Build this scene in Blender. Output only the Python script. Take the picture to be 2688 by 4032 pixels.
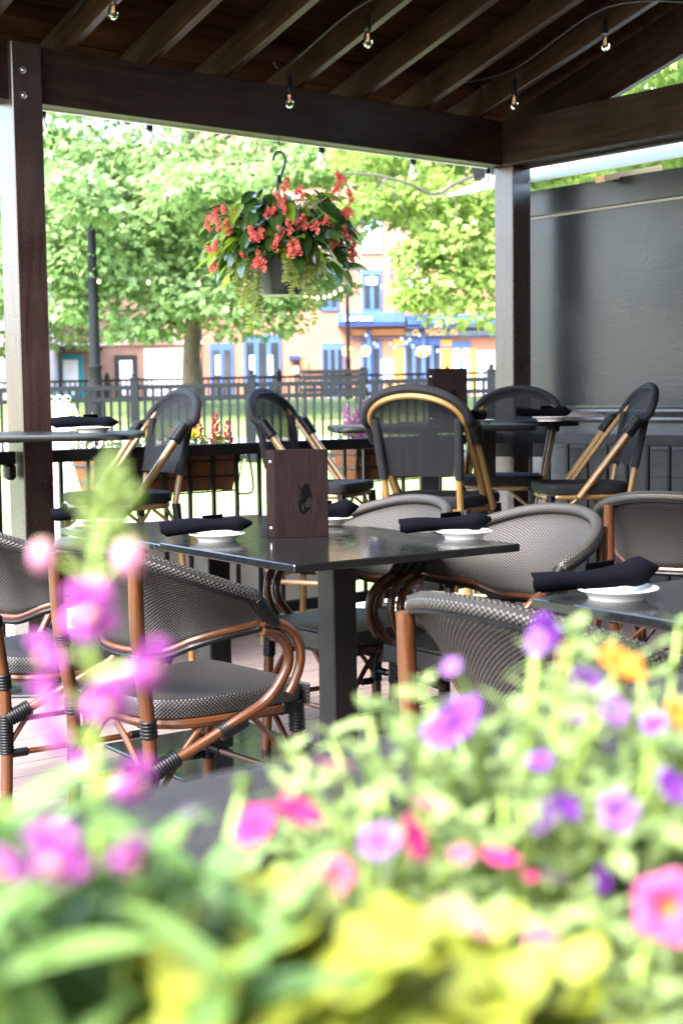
import bpy, bmesh, math, random
import numpy as np
from mathutils import Vector, Matrix, Quaternion
PI = math.pi
sc = bpy.context.scene
COL = sc.collection
for o in list(bpy.data.objects): bpy.data.objects.remove(o)

# ------------------------------------------------------------------ camera
EYE = Vector((0, 0, 1.17))
FPX, PITCH, ROLL = 5545.0, 0.0822, -0.0128          # focal length in photo pixels (2688 x 4032), tilt, roll
FW = Vector((0, math.cos(PITCH), -math.sin(PITCH)))
_r = Vector((1, 0, 0)); _u = Vector((0, math.sin(PITCH), math.cos(PITCH)))
RT = math.cos(ROLL) * _r + math.sin(ROLL) * _u
UP = -math.sin(ROLL) * _r + math.cos(ROLL) * _u
cam = bpy.data.cameras.new('camera'); camo = bpy.data.objects.new('camera', cam); COL.objects.link(camo)
camo.matrix_world = Matrix(((RT.x, UP.x, -FW.x, EYE.x), (RT.y, UP.y, -FW.y, EYE.y), (RT.z, UP.z, -FW.z, EYE.z), (0, 0, 0, 1)))
cam.sensor_fit = 'VERTICAL'; cam.sensor_height = 36; cam.sensor_width = 24
cam.lens = FPX / 4032 * 36
cam.clip_start = 0.05; cam.clip_end = 2000
cam.dof.use_dof = True; cam.dof.focus_distance = 3.9; cam.dof.aperture_fstop = 5.6; cam.dof.aperture_blades = 0
sc.camera = camo
# ------------------------------------------------------------------ sky, sun, exposure
w = bpy.data.worlds.new('World'); sc.world = w; w.use_nodes = True
wn = w.node_tree; wn.nodes.clear()
sky = wn.nodes.new('ShaderNodeTexSky'); sky.sky_type = 'NISHITA'; sky.sun_disc = False
SUN_EL, SUN_AZ = math.radians(50), math.radians(-138)      # azimuth clockwise from +Y: high, to the left and a little behind
sky.sun_elevation = SUN_EL; sky.sun_rotation = SUN_AZ
sky.air_density = 1.0; sky.dust_density = 3.0; sky.ozone_density = 1.0
bg = wn.nodes.new('ShaderNodeBackground'); bg.inputs['Strength'].default_value = 0.15
wo = wn.nodes.new('ShaderNodeOutputWorld')
wn.links.new(sky.outputs[0], bg.inputs[0]); wn.links.new(bg.outputs[0], wo.inputs[0])
sl = bpy.data.lights.new('sun', 'SUN'); sl.energy = 1.5; sl.angle = math.radians(30); sl.color = (1, .97, .92)
so = bpy.data.objects.new('sun', sl); COL.objects.link(so)
sd = Vector((math.sin(SUN_AZ) * math.cos(SUN_EL), math.cos(SUN_AZ) * math.cos(SUN_EL), math.sin(SUN_EL)))
so.rotation_euler = sd.to_track_quat('Z', 'Y').to_euler(); so.location = (-6, -3, 12)
vs = sc.view_settings; vs.view_transform = 'Standard'; vs.look = 'None'; vs.exposure = 3.95; vs.gamma = 1.0
vs.use_curve_mapping = False
sc.cycles.use_denoising = True
sc.cycles.max_bounces = 10; sc.cycles.transparent_max_bounces = 16; sc.cycles.sample_clamp_indirect = 6

# ------------------------------------------------------------------ helpers
def at(x, y, Y):
    """point at depth Y seen at photo pixel (x, y): used to measure where things stand"""
    d = FW + RT * ((x - 1344) / FPX) - UP * ((y - 2016) / FPX)
    return EYE + d * (Y / d.y)
def atz(x, y, z):
    d = FW + RT * ((x - 1344) / FPX) - UP * ((y - 2016) / FPX)
    return EYE + d * ((z - EYE.z) / d.z)
V3 = Vector
class MB:
    def __init__(s): s.v = []; s.f = []; s.uv = []; s.m = []
    def add(s, v, f, uv=None, mat=0):
        b = len(s.v); s.v += [tuple(p) for p in v]; s.f += [tuple(i + b for i in q) for q in f]
        s.uv += list(uv) if uv else [(p[0], p[1]) for p in v]; s.m += [mat] * len(f); return s
    def box(s, c, d, rot=None, ch=0.0, mat=0):
        v, f = cbox(d[0], d[1], d[2], ch)
        if rot is not None: v = [rot @ V3(p) for p in v]
        big = sorted(range(3), key=lambda i: -d[i])
        loc, _ = cbox(d[0], d[1], d[2], ch)
        uv = [(p[big[0]], p[big[1]] + p[big[2]]) for p in loc]
        return s.add([V3(c) + V3(p) for p in v], f, uv, mat)
    def tube(s, pts, r, n=10, cap=True, mat=0, squash=1.0):
        pts = [V3(p) for p in pts]; k = len(pts)
        rr = r if isinstance(r, (list, tuple)) else [r] * k
        t0 = (pts[1] - pts[0]).normalized()
        a = V3((0, 0, 1)) if abs(t0.z) < .9 else V3((1, 0, 0))
        nx = t0.cross(a).normalized(); L = 0; v = []; uv = []; prev = t0
        for i, p in enumerate(pts):
            t = (pts[min(i + 1, k - 1)] - pts[max(i - 1, 0)])
            t = t.normalized() if t.length > 1e-9 else prev
            nx = prev.rotation_difference(t) @ nx; prev = t; ny = t.cross(nx)
            if i: L += (p - pts[i - 1]).length
            for j in range(n):
                an = 2 * PI * j / n
                v.append(p + (nx * math.cos(an) + ny * math.sin(an) * squash) * rr[i]); uv.append((L, an * max(rr)))
        f = [(i * n + j, i * n + (j + 1) % n, (i + 1) * n + (j + 1) % n, (i + 1) * n + j) for i in range(k - 1) for j in range(n)]
        if cap: f += [tuple(range(n - 1, -1, -1)), tuple((k - 1) * n + j for j in range(n))]
        return s.add(v, f, uv, mat)
    def lathe(s, prof, n=32, c=(0, 0, 0), rib=0.0, ribs=0, mat=0):
        v = []; uv = []; k = len(prof)
        for i, (r, z) in enumerate(prof):
            for j in range(n):
                an = 2 * PI * j / n; q = r * (1 + rib * math.cos(ribs * an)) if ribs else r
                v.append((c[0] + q * math.cos(an), c[1] + q * math.sin(an), c[2] + z)); uv.append((an * r, z))
        f = [(i * n + j, i * n + (j + 1) % n, (i + 1) * n + (j + 1) % n, (i + 1) * n + j) for i in range(k - 1) for j in range(n)]
        return s.add(v, f, uv, mat)
    def grid(s, P, uvf=None, closed=False, mat=0):
        a, b = len(P), len(P[0]); v = [p for row in P for p in row]
        uv = []; 
        if uvf is None:
            for i in range(a):
                L = 0
                for j in range(b):
                    if j: L += (V3(P[i][j]) - V3(P[i][j - 1])).length
                    uv.append((L, 0))
            for j in range(b):
                L = 0
                for i in range(a):
                    if i: L += (V3(P[i][j]) - V3(P[i - 1][j])).length
                    uv[i * b + j] = (uv[i * b + j][0], L)
        else: uv = [uvf(i, j) for i in range(a) for j in range(b)]
        f = [(i * b + j, i * b + j + 1, (i + 1) * b + j + 1, (i + 1) * b + j) for i in range(a - 1) for j in range(b - 1)]
        if closed: f += [(i * b + b - 1, i * b, (i + 1) * b, (i + 1) * b + b - 1) for i in range(a - 1)]
        return s.add(v, f, uv, mat)
    def ball(s, c, r, n=10, m=6, mat=0):
        rx, ry, rz = r if isinstance(r, (tuple, list)) else (r, r, r)
        P = [[(c[0] + rx * math.sin(PI * i / m) * math.cos(2 * PI * j / n), c[1] + ry * math.sin(PI * i / m) * math.sin(2 * PI * j / n), c[2] + rz * math.cos(PI * i / m)) for j in range(n)] for i in range(m + 1)]
        return s.grid(P, lambda i, j: (j / n, i / m), closed=True, mat=mat)
    def mesh(s, name, mats, smooth=True, sharp=0.6):
        me = bpy.data.meshes.new(name); me.from_pydata(s.v, [], s.f)
        ul = me.uv_layers.new(name='UVMap'); li = np.empty(len(me.loops), np.int32); me.loops.foreach_get('vertex_index', li)
        ul.data.foreach_set('uv', np.array(s.uv, np.float32)[li].ravel())
        for m in (mats if isinstance(mats, (list, tuple)) else [mats]): me.materials.append(m)
        if any(s.m): me.polygons.foreach_set('material_index', s.m)
        if smooth:
            me.polygons.foreach_set('use_smooth', [True] * len(me.polygons))
            if sharp: me.set_sharp_from_angle(angle=sharp)
        me.update(); return me
def cbox(x, y, z, ch=0.0):
    x, y, z = x / 2, y / 2, z / 2
    if ch <= 0:
        v = [(sx * x, sy * y, sz * z) for sz in (-1, 1) for sy in (-1, 1) for sx in (-1, 1)]
        return v, [(0, 2, 3, 1), (4, 5, 7, 6), (0, 1, 5, 4), (2, 6, 7, 3), (0, 4, 6, 2), (1, 3, 7, 5)]
    bm = bmesh.new(); bmesh.ops.create_cube(bm, size=1)
    for q in bm.verts: q.co = V3((q.co.x * 2 * x, q.co.y * 2 * y, q.co.z * 2 * z))
    bmesh.ops.bevel(bm, geom=list(bm.edges), offset=min(ch, x * .9, y * .9, z * .9), segments=1, affect='EDGES')
    bm.verts.index_update(); v = [tuple(q.co) for q in bm.verts]; f = [tuple(q.index for q in fc.verts) for fc in bm.faces]; bm.free(); return v, f
def spl(pts, k=5):
    P = [V3(p) for p in pts]; out = []
    for i in range(len(P) - 1):
        a, b, c, d = P[max(i - 1, 0)], P[i], P[i + 1], P[min(i + 2, len(P) - 1)]
        for j in range(k):
            t = j / k; out.append(.5 * ((2 * b) + (c - a) * t + (2 * a - 5 * b + 4 * c - d) * t * t + (-a + 3 * b - 3 * c + d) * t ** 3))
    return out + [P[-1]]
def lerp(a, b, t): return a + (b - a) * t
def rz(a): return Matrix.Rotation(a, 3, 'Z')
def obj(name, me, parent=None, loc=(0, 0, 0), rot=None, scale=None):
    o = bpy.data.objects.new(name, me); COL.objects.link(o); o.location = loc
    if rot is not None:
        if isinstance(rot, Quaternion): o.rotation_mode = 'QUATERNION'; o.rotation_quaternion = rot
        else: o.rotation_euler = rot
    if scale is not None: o.scale = (scale,) * 3 if not isinstance(scale, (tuple, list)) else scale
    if parent: o.parent = parent
    return o
def tag(o, label, cat, group=None):
    o['label'] = label; o['category'] = cat
    if group: o['group'] = group
    return o
def thing(name, label, cat, loc=(0, 0, 0), rot=0, group=None):
    o = bpy.data.objects.new(name, None); COL.objects.link(o); o.location = loc; o.rotation_euler = (0, 0, rot); o.empty_display_size = .1
    return tag(o, label, cat, group)
def structure(o): o['kind'] = 'structure'; return o
def dup(root, loc, rot, label, group=None):
    def cp(o, par):
        c = o.copy(); COL.objects.link(c); c.parent = par
        for ch in o.children: cp(ch, c)
        return c
    r = cp(root, None); r.location = loc; r.rotation_euler = (0, 0, rot); r['label'] = label
    if group: r['group'] = group
    return r
# ------------------------------------------------------------------ materials
class NT:
    def __init__(s, name):
        s.m = bpy.data.materials.new(name); s.m.use_nodes = True; s.t = s.m.node_tree; s.t.nodes.clear()
        s.out = s.n('ShaderNodeOutputMaterial')
    def n(s, ty, **kw):
        nd = s.t.nodes.new(ty)
        for k, v in kw.items(): setattr(nd, k, v)
        return nd
    def l(s, a, b): s.t.links.new(a, b)
    def setin(s, nd, k, v):
        if hasattr(v, 'is_linked') or isinstance(v, bpy.types.NodeSocket): s.l(v, nd.inputs[k])
        else: nd.inputs[k].default_value = v
    def math(s, op, a, b=None, c=None):
        nd = s.n('ShaderNodeMath', operation=op)
        for i, v in enumerate((a, b, c)):
            if v is not None: s.setin(nd, i, v)
        return nd.outputs[0]
    def coord(s, kind='Object', scale=(1, 1, 1), loc=(0, 0, 0)):
        tc = s.n('ShaderNodeTexCoord'); mp = s.n('ShaderNodeMapping'); s.l(tc.outputs[kind], mp.inputs[0])
        mp.inputs['Scale'].default_value = scale; mp.inputs['Location'].default_value = loc; return mp.outputs[0]
    def noise(s, vec, scale=5, detail=4, rough=.55, dist=0):
        nd = s.n('ShaderNodeTexNoise'); s.l(vec, nd.inputs['Vector']); nd.inputs['Scale'].default_value = scale
        nd.inputs['Detail'].default_value = detail; nd.inputs['Roughness'].default_value = rough; nd.inputs['Distortion'].default_value = dist
        return nd.outputs['Fac']
    def ramp(s, fac, stops):
        nd = s.n('ShaderNodeValToRGB'); s.l(fac, nd.inputs[0]); e = nd.color_ramp.elements
        while len(e) < len(stops): e.new(.5)
        for q, (p, c) in zip(e, stops): q.position = p; q.color = (c, c, c, 1) if isinstance(c, (int, float)) else (*c, 1)
        return nd.outputs[0]
    def mixc(s, fac, a, b, blend='MIX'):
        nd = s.n('ShaderNodeMix', data_type='RGBA', blend_type=blend)
        for k, v in ((0, fac), (6, a), (7, b)): s.setin(nd, k, (*v, 1) if isinstance(v, tuple) and len(v) == 3 else v)
        return nd.outputs[2]
    def bump(s, h, strength=.3, dist=.01, normal=None):
        nd = s.n('ShaderNodeBump'); s.l(h, nd.inputs['Height']); nd.inputs['Strength'].default_value = strength; nd.inputs['Distance'].default_value = dist
        if normal: s.l(normal, nd.inputs['Normal'])
        return nd.outputs[0]
    def bsdf(s, col, rough=.5, nrm=None, metal=0, spec=.5, **kw):
        b = s.n('ShaderNodeBsdfPrincipled'); s.setin(b, 'Base Color', (*col, 1) if isinstance(col, tuple) and len(col) == 3 else col)
        s.setin(b, 'Roughness', rough); b.inputs['Metallic'].default_value = metal; b.inputs['Specular IOR Level'].default_value = spec
        if nrm: s.l(nrm, b.inputs['Normal'])
        for k, v in kw.items(): s.setin(b, k.replace('_', ' '), v)
        return b.outputs[0]
    def mixs(s, fac, a, b):
        nd = s.n('ShaderNodeMixShader'); s.setin(nd, 0, fac); s.l(a, nd.inputs[1]); s.l(b, nd.inputs[2]); return nd.outputs[0]
    def done(s, sh): s.l(sh, s.out.inputs[0]); return s.m
def rnd_obj(t):
    return t.n('ShaderNodeObjectInfo').outputs['Random']
def m_plain(name, col, rough=.5, spec=.5, metal=0, var=.15, scale=20, bump=0.0):
    t = NT(name); f = t.noise(t.coord('Object'), scale, 5)
    c = t.mixc(f, tuple(x * (1 - var) for x in col), tuple(min(1, x * (1 + var)) for x in col))
    r = t.ramp(f, [(.3, max(.02, rough - .08)), (.7, min(1, rough + .08))])
    return t.done(t.bsdf(c, r, t.bump(f, bump, .004) if bump else None, metal, spec))
def m_wood(name, dark, light, rough=.45, uvscale=(2.2, 26), bump=.25, knots=True, spec=.5, sawn=False):
    """grain runs along UV x (metres)"""
    t = NT(name); uv = t.coord('UV', (uvscale[0], uvscale[1], 1)); rn = rnd_obj(t)
    off = t.n('ShaderNodeVectorMath', operation='ADD'); t.l(uv, off.inputs[0])
    cb = t.n('ShaderNodeCombineXYZ'); t.l(t.math('MULTIPLY', rn, 37.0), cb.inputs[0]); t.l(t.math('MULTIPLY', rn, 91.0), cb.inputs[1]); t.l(cb.outputs[0], off.inputs[1])
    vec = off.outputs[0]
    g = t.noise(vec, 1.6, 8, .62, .35); blot = t.noise(t.coord('Object', (1, 1, 1)), 3.0, 4)
    k = t.math('ADD', t.math('MULTIPLY', g, .7), t.math('MULTIPLY', blot, .3))
    c = t.ramp(k, [(.34, dark), (.66, light)])
    h = g
    if sawn:
        wv = t.n('ShaderNodeTexWave', wave_type='BANDS', bands_direction='X'); t.l(t.coord('UV'), wv.inputs['Vector']); wv.inputs['Scale'].default_value = 28
        wv.inputs['Distortion'].default_value = 7; wv.inputs['Detail'].default_value = 3; wv.inputs['Detail Scale'].default_value = 2.5
        h = t.math('ADD', g, t.math('MULTIPLY', wv.outputs['Fac'], .16))
    r = t.ramp(blot, [(.3, rough - .08), (.7, rough + .1)])
    return t.done(t.bsdf(c, r, t.bump(h, bump, .004), 0, spec))
def m_weave(name, dark, light, px, py, see=0.0, rough=.42, bump=.6, sheen=.5):
    """flat woven strands, UV in metres"""
    t = NT(name); tc = t.n('ShaderNodeTexCoord'); sp = t.n('ShaderNodeSeparateXYZ'); t.l(tc.outputs['UV'], sp.inputs[0])
    u = t.math('MULTIPLY', sp.outputs[0], PI / px); v = t.math('MULTIPLY', sp.outputs[1], PI / py)
    su, sv = t.math('SINE', u), t.math('SINE', v)
    p = t.math('MULTIPLY', su, sv)
    h = t.math('MULTIPLY_ADD', p, .5, .5)
    big = t.noise(t.coord('Object'), 9, 4); fine = t.noise(t.coord('Object'), 160, 2)
    lt = t.mixc(big, tuple(x * .65 for x in light), light); lt = t.mixc(t.math('MULTIPLY', fine, .5), lt, dark)
    c = t.mixc(t.ramp(h, [(.55, 0.0), (.70, 1.0)]), dark, lt)
    ht = t.ramp(h, [(0, 0.0), (.8, 1.0)])
    sh = t.bsdf(c, rough, t.bump(ht, bump, .0022), 0, sheen)
    if see > 0:
        hole = t.ramp(t.math('ABSOLUTE', p), [(.02, 1.0), (.16, 0.0)])
        tr = t.n('ShaderNodeBsdfTransparent')
        sh = t.mixs(t.math('MULTIPLY', hole, see), sh, tr.outputs[0])
    return t.done(sh)
def m_leaf(name, a, b, vein=None, trans=.35, rough=.4, spec=.4, vary=.25, uvvein=True):
    t = NT(name); rn = rnd_obj(t); n = t.noise(t.coord('Object'), 40, 3)
    c = t.mixc(rn, a, b); c = t.mixc(t.math('MULTIPLY', n, vary), c, tuple(x * .45 for x in a))
    if vein:
        sp = t.n('ShaderNodeSeparateXYZ'); t.l(t.n('ShaderNodeTexCoord').outputs['UV'], sp.inputs[0])
        d = t.math('ABSOLUTE', t.math('SUBTRACT', sp.outputs[0], .5))
        side = t.math('SINE', t.math('MULTIPLY', t.math('SUBTRACT', sp.outputs[1], d), 42.0))
        k = t.math('MAXIMUM', t.ramp(d, [(.02, 1.0), (.07, 0.0)]), t.math('MULTIPLY', t.ramp(side, [(.88, 0.0), (1, 1.0)]), .4))
        c = t.mixc(t.math('MULTIPLY', k, .6), c, vein)
    s1 = t.bsdf(c, rough, None, 0, spec)
    tl = t.n('ShaderNodeBsdfTranslucent'); t.l(c, tl.inputs[0])
    return t.done(t.mixs(trans, s1, tl.outputs[0]))
def m_crown(name, a, b, trans=.4):
    """tree leaves: colour varies by clump (object space noise) and leaf"""
    t = NT(name); n = t.noise(t.coord('Object'), .9, 3); n2 = t.noise(t.coord('Object'), 11, 2)
    k = t.math('ADD', t.math('MULTIPLY', n, .6), t.math('MULTIPLY', n2, .5))
    c = t.ramp(k, [(.35, a), (.75, b)])
    s1 = t.bsdf(c, .5, None, 0, .35); tl = t.n('ShaderNodeBsdfTranslucent'); t.l(c, tl.inputs[0])
    return t.done(t.mixs(trans, s1, tl.outputs[0]))
def m_petal(name, rim, mid, throat, t0=.12, t1=.35, trans=.35):
    t = NT(name); sp = t.n('ShaderNodeSeparateXYZ'); t.l(t.n('ShaderNodeTexCoord').outputs['UV'], sp.inputs[0])
    c = t.ramp(sp.outputs[1], [(t0, throat), (t1, mid), (.95, rim)])
    n = t.noise(t.coord('Object'), 120, 3); c = t.mixc(t.math('MULTIPLY', n, .35), c, mid)
    s1 = t.bsdf(c, .55, None, 0, .25); tl = t.n('ShaderNodeBsdfTranslucent'); t.l(c, tl.inputs[0])
    return t.done(t.mixs(trans, s1, tl.outputs[0]))
def m_brick(name, c1, c2, mortar, sx=1.0):
    t = NT(name); tc = t.n('ShaderNodeTexCoord'); sp = t.n('ShaderNodeSeparateXYZ'); t.l(tc.outputs['Object'], sp.inputs[0])
    cb = t.n('ShaderNodeCombineXYZ'); t.l(t.math('ADD', sp.outputs[0], sp.outputs[1]), cb.inputs[0]); t.l(sp.outputs[2], cb.inputs[1])
    b = t.n('ShaderNodeTexBrick'); t.l(cb.outputs[0], b.inputs['Vector'])
    for k, v in (('Color1', c1), ('Color2', c2), ('Mortar', mortar)): b.inputs[k].default_value = (*v, 1)
    b.inputs['Scale'].default_value = 1; b.inputs['Brick Width'].default_value = .22; b.inputs['Row Height'].default_value = .075; b.inputs['Mortar Size'].default_value = .009
    n = t.noise(t.coord('Object'), 1.3, 4); c = t.mixc(t.math('MULTIPLY', n, .4), b.outputs['Color'], tuple(x * .6 for x in c1))
    return t.done(t.bsdf(c, .8, t.bump(b.outputs['Fac'], -.4, .01)))
def m_glow(name, col, strength):
    t = NT(name); e = t.n('ShaderNodeEmission'); e.inputs[0].default_value = (*col, 1); e.inputs[1].default_value = strength; return t.done(e.outputs[0])
def m_glass(name, col=(1, 1, 1), rough=.02, ior=1.45):
    t = NT(name); b = t.n('ShaderNodeBsdfPrincipled'); b.inputs['Base Color'].default_value = (*col, 1); b.inputs['Roughness'].default_value = rough
    b.inputs['Transmission Weight'].default_value = 1; b.inputs['IOR'].default_value = ior; return t.done(b.outputs[0])
MT = dict(
    timber=m_wood('stained_timber', (.006, .0027, .0017), (.024, .0118, .0078), .45, (1.6, 22), .5, spec=.12, sawn=True),
    post=m_wood('post_timber', (.009, .0043, .0033), (.034, .0185, .0145), .27, (1.6, 22), .3, spec=.65, sawn=True),
    rafter=m_wood('rafter_timber', (.010, .0042, .0025), (.040, .0182, .0108), .4, (1.6, 22), .3, spec=.3),
    roofply=m_wood('roof_sheathing', (.005, .002, .0011), (.022, .0095, .0045), .8, (1.2, 9), .2, spec=0.0),
    bamboo=m_wood('brown_bamboo', (.008, .0021, .0007), (.078, .026, .0078), .32, (3.0, 85), .15, spec=.3),
    bamboo_shaded=m_wood('shaded_brown_bamboo', (.012, .0038, .002), (.055, .018, .0062), .28, (3.0, 85), .12, spec=.35),  # same brown bamboo with the roof's shade put into its colour
    gold=m_wood('golden_bamboo', (.05, .026, .006), (.17, .10, .03), .3, (3.0, 60), .1),
    wrap=m_plain('black_cord', (.002, .0023, .003), .4, .14, 0, .2, 60),
    weave=m_weave('brown_weave', (.0012, .0011, .001), (.074, .068, .062), .0056, .0051, .30, .45, .7, .22),
    mesh=m_weave('black_mesh', (.002, .0022, .0027), (.028, .031, .037), .0036, .0034, .5, .65, .5, .06),
    mesh_seat=m_weave('black_mesh_seat', (.003, .0033, .004), (.02, .022, .026), .0036, .0034, 0, .6, .5, .1),
    seatweave=m_weave('brown_seat_weave', (.002, .0018, .0016), (.065, .06, .056), .0051, .0047, 0, .42, .7, .25),
    top=m_plain('black_tabletop', (.0035, .004, .0042), .15, .5, 0, .25, 45, 0),
    bartop=m_plain('bar_tabletop', (.003, .0033, .0035), .4, .12, 0, .25, 45, 0),
    metal=m_plain('black_metal', (.0035, .0035, .004), .4, .3, 0, .2, 30),
    fence=m_plain('grey_iron_paint', (.006, .0075, .0095), .6, .1, 0, .2, 12),
    plate=m_plain('white_china', (.5, .49, .47), .12, .5, 0, .02, 8),
    napkin=m_plain('navy_cloth', (.0012, .0014, .0026), .95, .03, 0, .4, 220, .5),
    menu=m_wood('menu_cover', (.0027, .0013, .0013), (.0075, .0038, .0038), .8, (9, 60), .2, spec=.06),
    ink=m_plain('black_ink', (.0015, .0018, .0018), .9, .0, 0, .1, 50),
    steel=m_plain('steel', (.6, .6, .6), .3, .5, 1, .1, 50),
    deck=m_wood('deck_boards', (.058, .041, .036), (.115, .085, .077), .62, (1.4, 30), .18),
    blackwall=None,
    clap=m_wood('black_clapboard', (.004, .0043, .005), (.016, .0175, .02), .45, (1.2, 16), .5),
    mould=m_plain('dark_brown_moulding', (.012, .008, .0075), .3, .5, 0, .2, 10),
    lawn=None, concrete=m_plain('concrete', (.34, .32, .28), .85, .3, 0, .25, 7, .4),
    pave=m_plain('pale_paving', (.5, .47, .42), .85, .3, 0, .12, 2.5, .2),
    bark=m_wood('bark', (.035, .028, .02), (.14, .115, .085), .9, (3, 30), .9),
    stem=m_leaf('stem_green', (.20, .30, .06), (.28, .38, .09), None, .2),
)
t = NT('black_painted_wall')
n1 = t.noise(t.coord('Object', (1, 1, 6)), 9, 6); n2 = t.noise(t.coord('Object'), 3.0, 3); n3 = t.noise(t.coord('Object'), 55, 3)
c = t.ramp(n2, [(.3, (.0045, .0056, .008)), (.7, (.008, .0098, .0135))])
vo = t.noise(t.coord('Object', (1, 1, .35)), 14, 2); scr = t.ramp(vo, [(.66, 0.0), (.70, 1.0)])
hh = t.math('ADD', t.math('ADD', t.math('MULTIPLY', n1, .8), t.math('MULTIPLY', n3, .35)), t.math('MULTIPLY', scr, .5))
MT['blackwall'] = t.done(t.bsdf(c, t.ramp(n2, [(.3, .26), (.7, .34)]), t.bump(hh, .08, .01), 0, .34))
t = NT('lawn_grass')
n1 = t.noise(t.coord('Object'), .6, 5); n2 = t.noise(t.coord('Object'), 40, 4)
c = t.mixc(n1, (.10, .17, .03), (.21, .28, .07)); c = t.mixc(t.math('MULTIPLY', n2, .6), c, (.05, .09, .02))
MT['lawn'] = t.done(t.bsdf(c, .9, t.bump(n2, .8, .03)))
# ================================================================== the setting
TH = math.radians(39.44)
UX, VX = V3((math.cos(TH), math.sin(TH), 0)), V3((-math.sin(TH), math.cos(TH), 0))
CORNER = V3((.908, 7.933, 0))
def loc(s, v, z=0): return CORNER + UX * s + VX * v + V3((0, 0, z))
def frame_thing(name, label, cat): return thing(name, label, cat, CORNER, TH)
rnd = random.Random(11)
# ground: one sheet rising gently from the deck to the street
prof = [(-60, -.35), (6, -.35), (8.5, -.30), (10.5, -.22), (14, 0.0), (19, .29), (24, .62), (31, 1.03), (36, 1.10), (60, 1.10), (120, 1.1), (900, 1.1)]
xs = [-600, -120, -40] + [i * 2.0 for i in range(-12, 13)] + [40, 120, 600]
g = MB(); g.grid([[(x, y, z) for x in xs] for y, z in prof])
structure(obj('ground', g.mesh('ground', MT['lawn'], sharp=0)))
def gz(y):
    for (a, za), (b, zb) in zip(prof, prof[1:]):
        if a <= y <= b: return lerp(za, zb, (y - a) / (b - a))
def strip(name, y0, y1, x0, x1, mat, lift=.004, th=.0):
    g = MB(); ys = sorted({y0, y1, *[p[0] for p in prof if y0 < p[0] < y1]})
    g.grid([[(x, y, gz(y) + lift) for x in (x0, x1)] for y in ys]); return structure(obj(name, g.mesh(name, mat)))
strip('pavement', 7.0, 9.9, -9, 3.0, MT['pave'], .02)
strip('path', 21.0, 22.4, -30, 30, MT['pave'], .012)
strip('street_pavement', 37.2, 49.9, -60, 60, m_plain('brick_paving', (.42, .28, .22), .85, .3, 0, .2, 3, .2), .02)
# deck: boards along the long side
deck = bpy.data.objects.new('deck', None); COL.objects.link(deck); deck.location = CORNER; deck.rotation_euler = (0, 0, TH); deck['kind'] = 'structure'
pm = MB().box((0, 0, 0), (7.2, .1385, .026), ch=.0025).mesh('plank', MT['deck'])
for i in range(37):
    obj('plank', pm, deck, (-3.42 + rnd.uniform(-.01, .01), .06 - .1425 * i, -.013 + rnd.uniform(-.0008, .0008)))
obj('gap_shade_slab', MB().box((-3.42, -2.5, -.10), (7.2, 5.26, .12)).mesh('gap_shade_slab', m_plain('painted_gap_shade', (.02, .016, .014), .9)), deck)  # dark slab put in for the shade seen through the board gaps
# ---- pavilion
BZ, BD = 2.433, .240
pav = frame_thing('pavilion', 'dark stained timber pavilion with open rafters over the dining deck', 'pavilion')
def pbox(name, c, d, mat=None, par=pav, ch=.004, rot=None):
    return obj(name, MB().box((0, 0, 0), d, ch=ch).mesh(name, mat or MT['timber']), par, c, rot)
pbox('post', (.04 + .0725, -.05 + .0725, BZ / 2 + .0), (.145, .145, BZ - .003), rot=(0, 0, 0)).data = None or MB().box((0, 0, 0), (.145, .145, BZ - .003), ch=.004).mesh('post', MT['post'])
lp = pbox('post', (-2.886, .043, 1.338), (.14, .146, 2.67), MT['post'])
for dz in (2.555, 2.45):
    b = obj('bolt', MB().lathe([(0, .012), (.006, .012), (.0085, .008), (.0085, .004), (.016, .003), (.016, 0)], 12).mesh('bolt', MT['steel']), lp, (-.02, -.073, dz - 1.338), (PI / 2, 0, 0))
ROOF0, ROOF1 = -3.7, .28
pbox('beam', ((ROOF0 - .1 + .13) / 2, .048, BZ + BD / 2), (.13 - ROOF0 + .1, .09, BD))
pbox('beam_trim', ((ROOF0 - .1 + .0) / 2, .105, BZ + .006), (-ROOF0 + .1, .022, .024), m_plain('pale_metal', (.55, .56, .55), .4, .5, .3, .1, 20))
pbox('beam', (.052, -2.55, BZ + BD / 2 - .004), (.10, 5.09, BD), par=pav, ch=.004)
pbox('beam', (.125, -2.48, BZ + .06 - .02), (.045, 4.9, .12))
SL = .30; ANG = math.atan(SL); RD = .14
rl = math.hypot(2.95, 2.95 * SL)
rm = MB().box((0, 0, 0), (rl, .040, RD), ch=.003).mesh('rafter', MT['rafter'])
def rafter(s, side, mesh=None, zoff=0, name='rafter', d=RD):
    v0, v1 = (.45, -2.5) if side == 0 else (-5.4 + .45, -2.5)
    z0 = BZ + BD - SL * (.45 if side == 0 else 0) + (0 if side == 0 else 0)
    if side: z0 = BZ + BD
    vm = (v0 + v1) / 2; zm = BZ + BD + SL * (-vm if side == 0 else (vm + 5.0)) + d / 2 / math.cos(ANG) + zoff
    o = obj(name, mesh or rm, pav, (s, vm, zm))
    if side == 0: R = Matrix(((0, 1, 0), (-math.cos(ANG), 0, math.sin(ANG)), (math.sin(ANG), 0, math.cos(ANG))))
    else: R = Matrix(((0, -1, 0), (math.cos(ANG), 0, -math.sin(ANG)), (math.sin(ANG), 0, math.cos(ANG))))
    o.rotation_mode = 'QUATERNION'; o.rotation_quaternion = R.to_quaternion(); return o
ns = 0
s = -.16
while s > ROOF0:
    rafter(s + rnd.uniform(-.006, .006), 0); rafter(s, 1); s -= .4185
gm = MB().box((0, 0, 0), (rl, .045, .24), ch=.003).mesh('gable_rafter', MT['timber'])
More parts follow.
